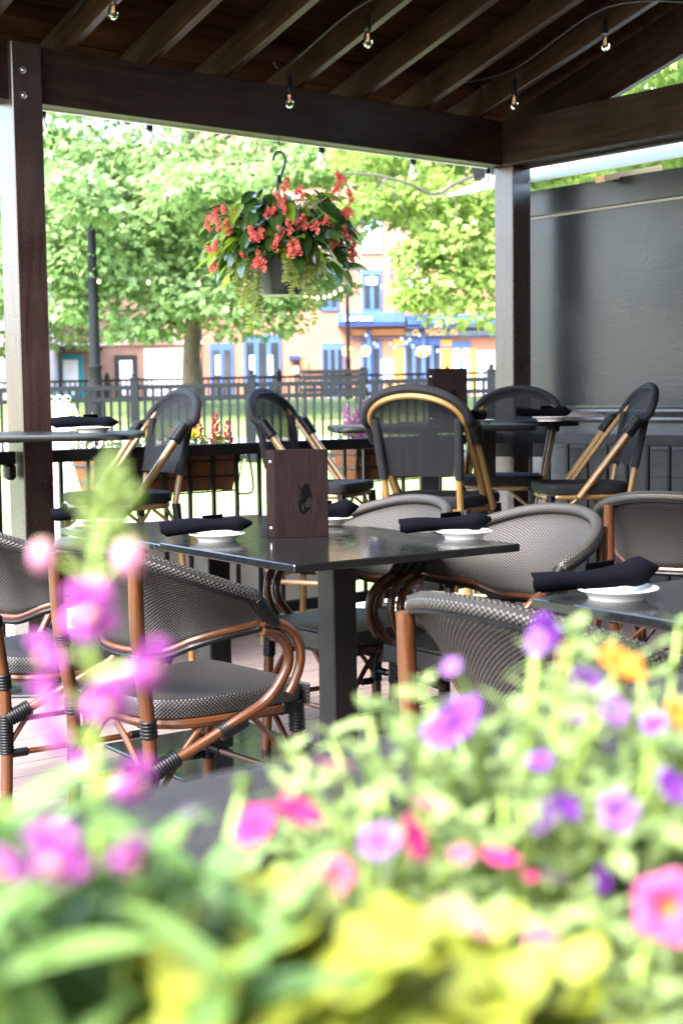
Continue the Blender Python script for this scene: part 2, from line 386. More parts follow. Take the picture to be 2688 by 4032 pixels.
rafter(.225, 0, gm, -.130, 'gable_rafter', .24); rafter(.225, 1, gm, -.130, 'gable_rafter', .24)
pbox('ridge_board', ((ROOF0 + ROOF1) / 2, -2.5, BZ + BD + .75 + .10), (ROOF1 - ROOF0, .04, .2))
bw = rl / 12
for side in (0, 1):
    for k in range(12):
        t_ = (k + .5) / 12
        v = lerp(.45, -2.5, t_) if side == 0 else lerp(-5.0, -2.5, t_)
        z = BZ + BD + SL * (-v if side == 0 else v + 5.0) + (RD + .012) / math.cos(ANG)
        o = obj('roof_board', MB().box((0, 0, 0), (ROOF1 - ROOF0, (bw if side == 0 else bw * 2.5 / 2.95) - .004, .02), ch=.002).mesh('roof_board', MT['roofply']), pav, ((ROOF0 + ROOF1) / 2, v, z), (-ANG if side == 0 else ANG, 0, 0))
pbox('beam', ((ROOF0 + .13) / 2, -4.99, BZ + BD / 2 - .01), (.13 - ROOF0, .09, BD))
pbox('post', (.1125, -4.99, BZ / 2 - .01), (.145, .145, BZ - .03)); pbox('post', (-2.886, -4.99, BZ / 2 - .01), (.14, .14, BZ - .03))
# blocking piece seen between two rafters
pbox('blocking', (-1.02, -1.18, BZ + BD + SL * 1.18 + .09), (.05, .32, .03), MT['roofply'], rot=(-ANG, 0, 0))

# ---- deck railings
def railing(name, label, x0, x1, axis):
    r = frame_thing(name, label, 'railing'); L = x1 - x0; mid = (x0 + x1) / 2
    def P(a, b, z): return (a, b, z) if axis == 0 else (b, a, z)
    def D(a, b, z): return (a, b, z) if axis == 0 else (b, a, z)
    off = .045 if axis == 0 else .10
    for nm, z, h, wd in (('top_rail', .922, .056, .045), ('bottom_rail', .12, .055, .04)):
        obj(nm, MB().box((0, 0, 0), D(L, wd, h), ch=.004).mesh(nm, MT['metal']), r, P(mid, off, z))
    bm_ = MB().box((0, 0, 0), (.0165, .0165, .747)).mesh('baluster', MT['metal']); n = int(L / .135)
    for i in range(n):
        obj('baluster', bm_, r, P(x0 + (i + .5) * L / n, off, .521))
    return r
railing('deck_railing', 'black metal railing below the long beam, in front of the lawn', -2.81, .035, 0)
railing('deck_railing', 'black metal railing along the black painted wall at the right', -3.6, -.055, 1)
rr = railing('deck_railing', 'short end of black railing left of the bright left post', -4.3, -2.965, 0)
obj('bracket', MB().box((0, 0, 0), (.05, .05, .07), ch=.012).mesh('bracket', MT['metal']), rr, (-2.99, .04, .862))

# ---- black wall with clapboard foot
wall = frame_thing('black_wall', 'black painted panel wall with brown moulding and clapboard foot behind railing', 'wall')
ws, v0, v1 = .36, .17, -4.2
def wbox(nm, z0, z1, out, th, mat, ch=.003):
    return obj(nm, MB().box((0, 0, 0), (v0 - v1, th, z1 - z0), ch=ch).mesh(nm, mat), wall, (ws - out + th / 2, (v0 + v1) / 2, (z0 + z1) / 2), (0, 0, PI / 2))
wbox('panel', 1.06, 2.33, 0, .08, MT['blackwall'])
wbox('trim_board', 2.185, 2.329, .022, .019, MT['blackwall'])
wbox('batten', 2.168, 2.183, .012, .0115, m_plain('weathered_edge', (.2, .19, .17), .7))
mo = MB(); pts = [(0, 1.008), (.016, 1.010), (.022, 1.022), (.018, 1.035), (.030, 1.050), (.040, 1.066), (.036, 1.080), (.046, 1.088), (.046, 1.102), (0, 1.104)]
mo.grid([[(ws - p, v, z) for p, z in pts] for v in (v0, v1)]); obj('moulding', mo.mesh('moulding', MT['mould'], sharp=.5), wall)
for k in range(9):
    z1 = 1.006 - k * .142
    o = obj('clapboard', MB().box((0, 0, 0), (v0 - v1, .016, .150), ch=.002).mesh('clapboard', MT['clap']), wall, (ws + .012, (v0 + v1) / 2, z1 - .073), (.055, 0, PI / 2))
wbox('backing', -.3, 1.05, -.035, .04, MT['metal'])
# white corrugated sheet roof over the wall
rf = frame_thing('corrugated_roof', 'pale corrugated plastic roof sheet above the black wall', 'roof')
g = MB(); row = []
for i in range(97):
    a = i / 96; row.append((lerp(.16, .95, a), 2.345 + .30 * a + .011 * math.sin(a * 2 * PI * 11)))
g.grid([[(x, v, z) for x, z in row] for v in (.60, -1.6, -4.3)])
t = NT('corrugated_plastic'); pb = t.bsdf((.78, .86, .85), .3); tl = t.n('ShaderNodeBsdfTranslucent'); tl.inputs[0].default_value = (.8, .88, .87, 1)
obj('sheet', g.mesh('sheet', t.done(t.mixs(.45, pb, tl.outputs[0]))), rf)
obj('batten', MB().box((0, 0, 0), (.5, .07, .034), ch=.002).mesh('batten', m_wood('raw_pine', (.25, .13, .05), (.5, .32, .16), .6)), rf, (.46, -.52, 2.36), (0, -.2, 0))

# ---- concrete outside the deck
cw = thing('concrete_wall', 'low grey concrete wall with broken end outside the railing', 'wall', loc(-1.75, .33, 0), TH)
g = MB(); g.box((0, 0, .14), (1.55, .3, .86), ch=.02); cm = g.mesh('concrete_block', MT['concrete'])
obj('block', cm, cw)
g = MB()
for i in range(16): g.ball((rnd.uniform(.45, .78), rnd.uniform(-.12, .12), .58 + rnd.uniform(-.01, .02)), (rnd.uniform(.02, .06), rnd.uniform(.02, .05), rnd.uniform(.015, .03)), 7, 5)
obj('rubble', g.mesh('rubble', MT['concrete']), cw)
# ---- steel utility pedestal beyond the left post
p = at(238, 1760, 7.6); up = thing('utility_post', 'pale grey perforated steel post with three domed caps behind bar table', 'post', (p.x, p.y, -.25), .1)
g = MB().box((0, 0, .70), (.125, .10, 1.4), ch=.006); obj('body', g.mesh('body', m_plain('galvanised', (.62, .62, .6), .5, .5, .2, .1, 30)), up)
hm = MB().lathe([(0, .001), (.007, .001), (.007, -.004)], 10).mesh('hole', m_plain('dark_hole', (.05, .045, .04), .8))
for i in range(22):
    z = 1.36 - i * .06
    for x in (-.042, .042):
        if rnd.random() < .8: obj('hole', hm, up, (x + rnd.uniform(-.004, .004), -.0505, z), (PI / 2, 0, 0))
dm = MB().lathe([(.016, 0), (.017, .012), (.022, .016), (.024, .028), (.018, .040), (.008, .046), (0, .047)], 14).mesh('cap', m_plain('chrome', (.7, .7, .72), .15, .5, 1, .05))
for x in (-.042, 0, .042): obj('cap', dm, up, (x, 0, 1.4))
obj('pipe', MB().tube(spl([(.10, 0, .3), (.11, 0, 1.1), (.10, 0, 1.30), (.075, 0, 1.38), (.05, 0, 1.36)]), .009).mesh('pipe', m_plain('white_pipe', (.75, .75, .75), .4)), up)

# ---- near railing cap and trough in front of the camera
nr = frame_thing('near_railing', 'weathered black timber railing cap just beyond the foreground flowers', 'railing')
nm_ = m_wood('weathered_black_wood', (.0018, .0018, .002), (.022, .0215, .022), .75, (5, 60), 1.0, spec=.15)
obj('cap', MB().box((0, 0, 0), (2.6, .135, .036), ch=.006).mesh('cap', nm_), nr, (-5.3, -4.93, .930))
obj('rail', MB().box((0, 0, 0), (2.6, .036, .085), ch=.003).mesh('rail', nm_), nr, (-5.3, -4.93, .868))
for i in range(18): obj('baluster', MB().box((0, 0, 0), (.03, .03, .74)).mesh('baluster', nm_), nr, (-6.55 + i * .147, -4.93, .455))
obj('rail', MB().box((0, 0, 0), (2.6, .036, .085), ch=.003).mesh('rail', nm_), nr, (-5.3, -4.93, .09))
tr = frame_thing('planter_trough', 'dark planter trough hung on the near railing under the flowers', 'planter')
soil = m_plain('potting_soil', (.03, .022, .016), .95, .2, 0, .4, 40, .8)
for nm2, c, d in (('side', (-5.375, -5.02, .80), (.70, .02, .20)), ('side', (-5.375, -5.25, .80), (.70, .02, .20)), ('end', (-5.715, -5.135, .80), (.02, .208, .20)), ('end', (-5.035, -5.135, .80), (.02, .208, .20)), ('bottom', (-5.375, -5.135, .705), (.658, .208, .018)), ('soil', (-5.375, -5.135, .79), (.655, .206, .15))):
    obj(nm2, MB().box((0, 0, 0), d, ch=.004).mesh(nm2, soil if nm2 == 'soil' else m_plain('coco_liner', (.012, .008, .005), .95, .2, 0, .4, 60, .8)), tr, c)

# unseen building added beside the camera to block the sky and darken reflections
rs = thing('unseen_sky_blocker', 'unseen dark brick building added to block the sky beside the near railing', 'building', loc(-2.0, -8.75, -.3), TH)
obj('wall', MB().box((0, 0, 2.7), (11.0, 4.0, 5.4)).mesh('wall', m_brick('dark_brick', (.10, .045, .03), (.14, .065, .045), (.14, .12, .1))), rs)
obj('cornice', MB().box((0, 0, 5.5), (11.3, 4.3, .25), ch=.03).mesh('cornice', MT['timber']), rs)
for x in (-3.4, -1.1, 1.2, 3.5):
    for z in (1.5, 4.2):
        f_ = obj('window', MB().box((x, 2.0, z), (1.2, .12, 1.7), ch=.01).mesh('window', MT['timber']), rs); obj('pane', MB().box((x, 2.05, z), (1.0, .06, 1.5)).mesh('pane', m_plain('dark_pane', (.01, .012, .015), .1, .4)), f_)
# ================================================================== furniture
def wrapm(p0, p1, r, pitch=.0075, n=10):
    p0, p1 = V3(p0), V3(p1); L = (p1 - p0).length; k = max(2, int(L / pitch)); P = []; R = []
    for i in range(k * 4 + 1):
        P.append(p0.lerp(p1, i / (k * 4))); R.append(r * (.88 + .14 * abs(math.sin(PI * i / 4))))
    return MB().tube(P, R, n)
def wrap(parent, p0, p1, r): return obj('cord_wrap', wrapm(p0, p1, r).mesh('cord_wrap', MT['wrap'], sharp=0), parent)
def outline(front, back, wf, wb, rb=.6, n=36):
    """seat outline, square front, rounded back"""
    pts = []
    for i in range(n):
        a = 2 * PI * i / n; c, s = math.cos(a), math.sin(a); e = .28 if s > 0 else .62
        x = math.copysign(abs(c) ** e, c); y = math.copysign(abs(s) ** e, s)
        hw = lerp(wb, wf, (y + 1) / 2); pts.append((x * hw, (front if y > 0 else back) * abs(y) * (1 if y > 0 else -1)))
    return pts
def seat_mesh(ol, z, skirt, mat, name='seat', dish=.008, rollr=.012):
    n = len(ol); P = []; uv = []
    for k in (0, .25, .5, .75, .92):
        P.append([(x * k, y * k, z - dish * (1 - k ** 2)) for x, y in ol])
    g = MB(); rows = P; 
    for kk, dz in ((.975, -.001), (1.0, -.008), (1.005, -skirt * .5), (.995, -skirt)): rows.append([(x * kk, y * kk, z + dz) for x, y in ol])
    per = [0]
    for i in range(n): per.append(per[-1] + math.dist(ol[i], ol[(i + 1) % n]))
    def uvf(i, j):
        x, y, zz = rows[i][j]
        if i < 6: return (x * .97, y * .97)
        return (per[j], 3 + zz)
    # top and skirt as separate grids so the weave does not stretch across the edge
    g.grid(rows[:6], lambda i, j: (rows[i][j][0], rows[i][j][1]), closed=True)
    low = [r + [r[0]] for r in rows[5:]]
    g.grid(low, lambda i, j: (per[j], low[i][j][2]))
    g.add([(x * .99, y * .99, z - skirt + .001) for x, y in ol], [tuple(range(n - 1, -1, -1))])
    return g.mesh(name, mat, sharp=.9)
# ---------- woven armchair, faces +Y
def rim(t):
    """top rim of the backrest, t in -1..1 from left arm tip to right arm tip"""
    a = abs(t); sg = -1 if t < 0 else 1
    if a < .68:
        an = a / .68 * PI / 2; x = .292 * math.sin(an) ** .92; y = -.30 * math.cos(an) ** .9 - .0; z = lerp(.822, .700, (1 - math.cos(an)) ** 1.0)
    else:
        q = (a - .68) / .32; x = lerp(.292, .287, q); y = .050 * q; z = lerp(.700, .628, q ** .95)
    return V3((sg * x, y, z))
def low(t):
    a = abs(t); sg = -1 if t < 0 else 1; q = min(1, a / .86); an = q * PI / 2
    x = lerp(.225, .245, q) * math.sin(an); y = lerp(-.195 * math.cos(an), 0, 0) + .10 * max(0, q - .6) / .4
    tip = rim(a); z = lerp(.560, tip.z - .03, max(0, (q - .35) / .65) ** 1.7)
    x = lerp(x, abs(tip.x) - .012, max(0, (q - .5) / .5) ** 2); y = lerp(y, tip.y, max(0, (q - .5) / .5) ** 2)
    return V3((sg * x, y, z))
def make_armchair(label, dark=False):
    bam = MT['bamboo_shaded'] if dark else MT['bamboo']  # dark picks the frame colour with roof shade painted in
    c = thing('woven_armchair', label, 'armchair', group='woven rattan armchairs')
    ol = outline(.225, .215, .228, .20)
    obj('seat', seat_mesh(ol, .452, .045, MT['seatweave']), c)
    fl = MB().box((0, .224, .418), (.44, .010, .055), ch=.004); obj('seat_front', fl.mesh('seat_front', MT['seatweave']), c)
    ring = [V3((x * .93, y * .93, .392)) for x, y in outline(.225, .215, .232, .205)]
    obj('seat_frame', MB().tube(ring + [ring[0]], .0145, 10, False).mesh('seat_frame', bam), c)
    # backrest
    T = [i / 40 * 2 - 1 for i in range(41)]; T = [t * .86 for t in T]; P = []
    for j in range(9):
        q = j / 8; row = []
        for t in T:
            a, b = low(t), rim(t) - V3((0, 0, .012)); p = a.lerp(b, q); o = V3((p.x, p.y + .02, 0)); o = o.normalized() if o.length > 1e-5 else o
            row.append(p - o * .020 * math.sin(q * PI) * (1 - abs(t / .86) ** 3))
        P.append(row)
    um = [0.0]; vm = [0.0]
    for i_ in range(1, len(T)): um.append(um[-1] + (P[5][i_] - P[5][i_ - 1]).length)
    for j_ in range(1, 9): vm.append(vm[-1] + (P[j_][20] - P[j_ - 1][20]).length)
    sh = MB().grid(P, lambda i, j: (um[j], vm[i])); back = obj('backrest', sh.mesh('backrest', MT['weave'], sharp=0), c)
    so_ = back.modifiers.new('thick', 'SOLIDIFY'); so_.thickness = .004
    rp = [rim(-.93 + i / 60 * 1.86) for i in range(61)]
    obj('rim', MB().tube(rp, [.0135 if abs(-.93 + i / 60 * 1.86) > .74 else .0178 for i in range(61)], 12).mesh('rim', MT['weave'], sharp=0), back)
    pp = [rim(-.9 + i / 50 * 1.8) for i in range(51)]
    pp = [p + V3((p.x, p.y, 0)).normalized() * .010 - V3((0, 0, .0165)) for p in pp]
    obj('piping', MB().tube(pp, .0052, 6).mesh('piping', MT['wrap']), back)
    lp_ = [low(t) for t in T]
    obj('lower_rim', MB().tube(lp_, .0095, 8).mesh('lower_rim', bam), back)
    lo2 = [p - V3((0, 0, .013)) + V3((p.x, p.y, 0)).normalized() * .007 for p in lp_]
    obj('piping', MB().tube(lo2, .0075, 8).mesh('piping', MT['wrap']), back)
    for s in (-1, 1):
        # rear post: floor to under the rim
        rp_ = [(s * .190, -.262, .785), (s * .187, -.256, .60), (s * .180, -.230, .40), (s * .182, -.228, .2), (s * .192, -.240, 0)]
        obj('leg', MB().tube(spl(rp_, 5), [.0175] * 16 + [.0165] * 5, 12).mesh('leg', bam), c)
        wrap(c, (s * .1805, -.231, .415), (s * .180, -.228, .372), .0215)
        wrap(c, (s * .186, -.252, .578), (s * .185, -.248, .548), .0205)
        fp = [(s * .200, .195, .40), (s * .206, .202, .2), (s * .212, .210, 0)]
        obj('leg', MB().tube(spl(fp, 4), .0168, 12).mesh('leg', bam), c)
        wrap(c, (s * .200, .195, .405), (s * .202, .197, .325), .0215); wrap(c, (s * .200, .195, .393), (s * .209, .135, .393), .0195)
        wrap(c, (s * .206, .202, .235), (s * .207, .203, .175), .0205); wrap(c, (s * .1805, -.2275, .30), (s * .182, -.228, .19), .0205)
        # arm: cord wrapped tip, then two bent canes
        a0, a1 = rim(s * .70), rim(s)
        arm = obj('arm', MB().tube(spl([a1 + V3((s * -.0, -.02, .004)), a1 + V3((0, .045, -.012)), a1 + V3((-s * .004, .088, -.052)), a1 + V3((-s * .008, .100, -.105)), a1 + V3((-s * .012, .085, -.155)), a1 + V3((-s * .014, .066, -.185))], 6), .0125, 12).mesh('arm', bam), c)
        obj('cane', MB().tube(spl([a1 + V3((-s * .004, -.02, -.018)), a1 + V3((-s * .008, .030, -.032)), a1 + V3((-s * .014, .062, -.066)), a1 + V3((-s * .02, .071, -.112)), a1 + V3((-s * .026, .045, -.162)), V3((s * .248, .060, .425)), V3((s * .238, -.01, .392)), V3((s * .215, -.10, .345)), V3((s * .196, -.215, .295))], 6), .0132, 12).mesh('cane', bam), arm)
        obj('arm_wrap', wrapm(a0.lerp(a1, .05), a1 + V3((0, .012, -.006)), .0195).mesh('arm_wrap', MT['wrap'], sharp=0), arm)
        wrap(c, (s * .232, .012, .390), (s * .222, -.058, .362), .0225); wrap(c, (s * .203, -.165, .318), (s * .19, -.226, .288), .0225)
    st = .0085
    for a, b in (((.207, .203, .205), (-.207, .203, .205)), ((.207, .203, .19), (.186, -.232, .19)), ((-.207, .203, .19), (-.186, -.232, .19)), ((.186, -.23, .225), (-.186, -.23, .225))):
        obj('stretcher', MB().tube([a, b], st, 8).mesh('stretcher', bam), c)
        a_, b_ = V3(a), V3(b); d = (b_ - a_).normalized()
        wrap(c, a_ + d * .012, a_ + d * .062, .0125); wrap(c, b_ - d * .012, b_ - d * .062, .0125)
        for e, m in ((a_, 1), (b_, -1)):
            q = e + d * m * .005 + V3((0, 0, .02)); mid = e + d * m * .15; mid.z = .385
            obj('brace', MB().tube(spl([q, q.lerp(mid, .6) + V3((0, 0, .01)), mid], 4), .0078, 8).mesh('brace', bam), c)
    return c
def face(deg): return math.radians(deg) - PI / 2       # heading of the front, degrees from +X
L_ = lambda z: z
chA = make_armchair('woven armchair with orange brown frame nearest the pink snapdragon, its seat fully in view')
chA.location = (-.40, 3.55, 0); chA.rotation_euler = (0, 0, face(40))
dup(chA, (-.86, 4.13, 0), face(36), 'woven armchair cut by the left edge behind the pink snapdragon')
dup(chA, (.435, 2.50, 0), face(38), 'woven armchair pushed under the right table behind the purple petunias')
chC = make_armchair('pale backed woven armchair at the table joint, right behind the standing menu', True)
chC.location = (.035, 4.52, 0); chC.rotation_euler = (0, 0, face(216))
dup(chC, (.43, 4.06, 0), face(216), 'wide woven armchair facing left behind the plate at the table corner')
dup(chC, (1.21, 4.98, 0), face(62), 'woven armchair seen from behind at the right edge by the railing')
# ---------- bar stool, faces +Y
def make_stool(label):
    c = thing('bar_stool', label, 'stool', group='black and gold bar stools'); G = MT['gold']
    ol = outline(.205, .20, .205, .19)
    obj('seat', seat_mesh(ol, .765, .042, MT['mesh_seat'], dish=.006), c)
    ring = [V3((x * .9, y * .9, .708)) for x, y in ol]; obj('seat_frame', MB().tube(ring + [ring[0]], .014, 8, False).mesh('seat_frame', G), c)
    # arch: hoop from the seat sides over the top of the back
    def hoop(dx, dy, dz):
        h = [(.205 + dx, .060 + dy, .705), (.212 + dx, -.050 + dy, .85), (.218 + dx, -.190 + dy, 1.03)]
        h += [((.222 + dx) * math.cos(a), -.242 - .075 * math.sin(a) + dy * .3, 1.065 + (.130 + dz) * math.sin(a)) for a in [PI * k / 10 for k in range(0, 11)]]
        return h + [(-x, y, z) for x, y, z in h[2::-1]]
    H = spl(hoop(0, 0, 0), 4); H2 = spl(hoop(-.022, -.020, -.028), 4)
    back = obj('backrest', None or panel_mesh(), c)
    obj('hoop', MB().tube(H, .0145, 10).mesh('hoop', G), back); obj('hoop', MB().tube(H2, .0125, 10).mesh('hoop', G), back)
    arch = [p for p in H if p.z > 1.03]
    obj('sleeve', MB().tube(arch, .0195, 10).mesh('sleeve', MT['mesh_seat']), back)
    a2 = [p + V3((0, .014, -.004)) for p in arch]; obj('piping', MB().tube(a2, .006, 6).mesh('piping', MT['wrap']), back)
    for s in (-1, 1):
        obj('cord_wrap', wrapm((s * .216, -.152, .985), (s * .221, -.205, 1.055), .030, .010).mesh('cord_wrap', MT['wrap'], sharp=0), c)
        up_ = [(s * .158, -.180, .705), (s * .160, -.198, .80), (s * .170, -.222, .93), (s * .178, -.250, 1.075)]
        obj('upright', MB().tube(spl(up_, 4), .0135, 10).mesh('upright', G), back)
        obj('sleeve', MB().tube(spl([(s * .1625, -.204, .835), (s * .170, -.222, .93), (s * .178, -.251, 1.08)], 4), .0185, 10).mesh('sleeve', MT['mesh_seat']), back)
        for y0, y1 in ((.18, .225), (-.175, -.22)):
            obj('leg', MB().tube([(s * .178, y0, .715), (s * .215, y1, 0)], .0165, 10).mesh('leg', G), c)
            e = lambda z: (s * lerp(.215, .178, z / .715), lerp(y1, y0, z / .715), z)
            wrap(c, e(.715), e(.64), .0205); wrap(c, e(.345), e(.285), .0205)
            d = -1 if y0 > 0 else 1
            q = V3(e(.60)); obj('brace', MB().tube([q, q + V3((0, d * .12, .095))], .0075, 8).mesh('brace', G), c)
            obj('brace', MB().tube([q, q + V3((-s * .12, 0, .095))], .0075, 8).mesh('brace', G), c)
    k = .198
    for a, b in (((k, .205, .315), (-k, .205, .315)), ((k, .205, .30), (k, -.20, .30)), ((-k, .205, .30), (-k, -.20, .30)), ((k, -.20, .315), (-k, -.20, .315))):
        obj('stretcher', MB().tube([a, b], .0115, 8).mesh('stretcher', G), c); a_, b_ = V3(a), V3(b); d = (b_ - a_).normalized()
        wrap(c, a_ + d * .012, a_ + d * .07, .0155); wrap(c, b_ - d * .012, b_ - d * .07, .0155)
    return c
def panel_mesh():
    rows = []
    for k in range(15):
        q = k / 14; z = lerp(.845, 1.188, q)
        if z < 1.065: hw = lerp(.160, .182, (z - .845) / .22) + .035 * max(0, (z - 1.0) / .065) ** 2
        else: hw = .217 * math.sqrt(max(.02, 1 - ((z - 1.065) / .128) ** 2))
        y = -.178 - .112 * q
        rows.append([(hw * (i / 12 * 2 - 1), y - .012 * (1 - (i / 12 * 2 - 1) ** 2), z) for i in range(13)])
    return MB().grid(rows).mesh('backrest', MT['mesh'], sharp=0)
st1 = make_stool('bar stool with grey lit back at the left bar table, facing left'); st1.location = (-.96, 6.14, 0); st1.rotation_euler = (0, 0, face(214))
dup(st1, (-.09, 6.72, 0), face(-24), 'bar stool facing right behind the standing menu')
dup(st1, (.41, 5.80, 0), face(64), 'bar stool with its curved back turned to the camera')
dup(st1, (.83, 7.12, 0), face(250), 'bar stool facing the camera in front of the corner post')
dup(st1, (1.10, 6.45, 0), face(184), 'bar stool at the right seen side on before the black wall')
# ---------- tables
def make_table(name, label, cat, P, rot, sx, sy, h, th=.022, ch=.003, rounded=0, base=.56, col=.082, off=(0, 0)):
    t = thing(name, label, cat, P, rot)
    if rounded:
        ol = []
        for i in range(48):
            a = 2 * PI * i / 48; c, s = math.cos(a), math.sin(a); e = .22
            ol.append((math.copysign(abs(c) ** e, c) * sx / 2, math.copysign(abs(s) ** e, s) * sy / 2))
        g = MB(); rows = [[(x * k, y * k, z) for x, y in ol] for k, z in ((0.001, h), (.9, h), (.985, h), (1, h - .008), (1, h - th + .006), (.985, h - th), (.001, h - th))]
        g.grid(rows, lambda i, j: (rows[i][j][0], rows[i][j][1]), closed=True); me = g.mesh('tabletop', MT['bartop'], sharp=.8)
    else: me = MB().box((0, 0, h - th / 2), (sx, sy, th), ch=ch).mesh('tabletop', MT['top'])
    obj('tabletop', me, t)
    obj('column', MB().box((off[0], off[1], (h - th) / 2 + .008), (col, col, h - th - .018), ch=.004).mesh('column', MT['metal']), t)
    obj('top_plate', MB().box((off[0], off[1], h - th - .004), (.36, .36, .007)).mesh('top_plate', MT['metal']), t)
    obj('base_plate', MB().box((off[0], off[1], .006), (base, base, .012), ch=.004).mesh('base_plate', MT['top']), t)
    for a in (0, 1, 2, 3): obj('foot', MB().lathe([(0, 0), (.018, 0), (.018, .006), (0, .006)], 10).mesh('foot', MT['metal']), t, (off[0] + (base / 2 - .03) * (1 if a & 1 else -1), off[1] + (base / 2 - .03) * (1 if a & 2 else -1), -.0005))
    return t
TT = math.radians(35); tu, tv = V3((math.cos(TT), math.sin(TT), 0)), V3((-math.sin(TT), math.cos(TT), 0))
near = V3((-.12, 3.50, 0))
make_table('dining_table', 'black square table holding the standing menu, its corner towards the camera', 'table', near + tu * .379 + tv * .36, TT, .758, .72, .75)
make_table('dining_table', 'black square table set lower against the left of the menu table', 'table', near + tu * .381 + tv * (.72 + .352), TT, .758, .70, .745)
rc = V3((.388, 2.881, 0))
make_table('dining_table', 'black square table cut by the right edge with a large white plate', 'table', rc + tu * .379 - tv * .36, TT, .758, .72, .75)
make_table('dining_table', 'black table at the far right edge by the railing behind armchair', 'table', (1.66, 5.36, 0), math.radians(40), .76, .76, .75)
make_table('bar_table', 'high black bar table in front of the left post', 'table', (-1.45, 5.74, 0), math.radians(1), 1.26, .70, 1.035, .026, rounded=1)
make_table('bar_table', 'high black bar table with menu between the golden stools', 'table', (.40, 6.42, 0), math.radians(4), .90, .66, 1.035, .026, rounded=1)
make_table('bar_table', 'high black bar table joined on the right of the stools, nearer the wall', 'table', (.72, 6.98, 0), math.radians(4), .86, .44, 1.037, .026, rounded=1, base=.40)
# ---------- plates, napkins, menus
plate_me = MB().lathe([(0, .004), (.040, .004), (.050, .007), (.064, .017), (.078, .0225), (.0835, .0235), (.0855, .022), (.084, .0195), (.078, .0175), (.066, .012), (.058, .004), (.057, 0), (0, 0)], 48).mesh('plate', MT['plate'], sharp=.7)
def napkin_me(seed):
    r = random.Random(seed); g = MB(); n = 16; P = []; k = 15
    for i in range(k):
        q = i / (k - 1); x = lerp(-.135, .125, q); R = .0228 + .0028 * math.sin(q * 7 + seed) + (.004 if q > .72 else 0)
        if q > .86: R *= lerp(1, .14, (q - .86) / .14)
        cz = .004 * math.sin(q * 5 + seed); cy = .0; row = []
        for j in range(n):
            a = 2 * PI * j / n; rr = R * (1 + .09 * math.sin(2 * a + 3 * q + seed) + .03 * math.sin(5 * a + 8 * q)) * (1 + .012 * r.uniform(-1, 1))
            row.append((x + (.012 * math.cos(a + 1) if i == 0 else 0), cy + rr * math.cos(a) * 1.12, cz + rr * math.sin(a) * .95))
        P.append(row)
    g.grid(P, closed=True)
    # rolled open end: an inner spiral fold
    sp = []
    for xx in (-.139, -.06):
        row = []
        for j in range(30):
            a = j / 29 * 4.2 * PI; rr = .0212 * (1 - .72 * j / 29); row.append((xx + (.006 * math.cos(a) if xx < -.1 else 0), rr * math.cos(a) * 1.1, rr * math.sin(a) * .92))
        sp.append(row)
    g.grid(sp); g.add(P[-1], [tuple(range(n))])
    # loose folded corner
    g.grid([[(-.02 + .02 * i, .0298 * math.cos(a) * 1.14, .031 * math.sin(a)) for a in (.3, .8, 1.3, 1.7)] for i in range(4)])
    return g.mesh('napkin', MT['napkin'], sharp=0)
naps = [napkin_me(i) for i in range(3)]
def setting(p, rot, where, scale=1.0, lift=.046, tilt=.05, k=0, roll=None, offs=(-.02, 0, 0)):
    pl = obj('plate', plate_me, None, p, (0, 0, rot)); pl.scale = (scale,) * 3; tag(pl, 'round white plate ' + where, 'plate', 'white side plates')
    R = rz(rot if roll is None else roll); q = V3(p) + R @ V3(offs) + V3((0, 0, lift))
    nk = obj('rolled_napkin', naps[k], None, q, (0, -tilt, rot if roll is None else roll)); tag(nk, 'rolled dark navy napkin on the plate ' + where, 'napkin', 'rolled napkins')
setting(atz(855, 2128, .75), 0, 'in front left of the standing menu', .98, .045, .07, 0, .10)
setting(atz(1825, 2118, .75), 0, 'at the right corner of the menu table', .98, .046, .09, 1, .02, (-.045, -.01, 0))
setting(atz(2425, 2355, .75), 0, 'on the right table behind the orange flower', 1.0, .046, .10, 2, .14, (-.035, 0, 0))
setting(atz(400, 2068, .745), 0, 'on the left table behind the green snapdragon buds', .98, .042, .06, 1, .05)
setting(atz(1290, 2062, .75), 0, 'half hidden behind the standing menu', .98, .045, .05, 2, .2)
setting((-1.005, 5.73, 1.035), 0, 'on the left bar table', .98, .043, .02, 0, .0)
setting((1.0, 6.75, 1.037), 0, 'on the bar table before the corner post', 1.0, .043, .0, 2, .04)
setting((.62, 6.38, 1.035), 0, 'on the bar table beside the second menu', .9, .04, .0, 1, 1.3)
setting(V3((1.44, 5.20, .75)), 0, 'at the far right edge behind the woven armchair', .98, .043, .03, 0, .1)
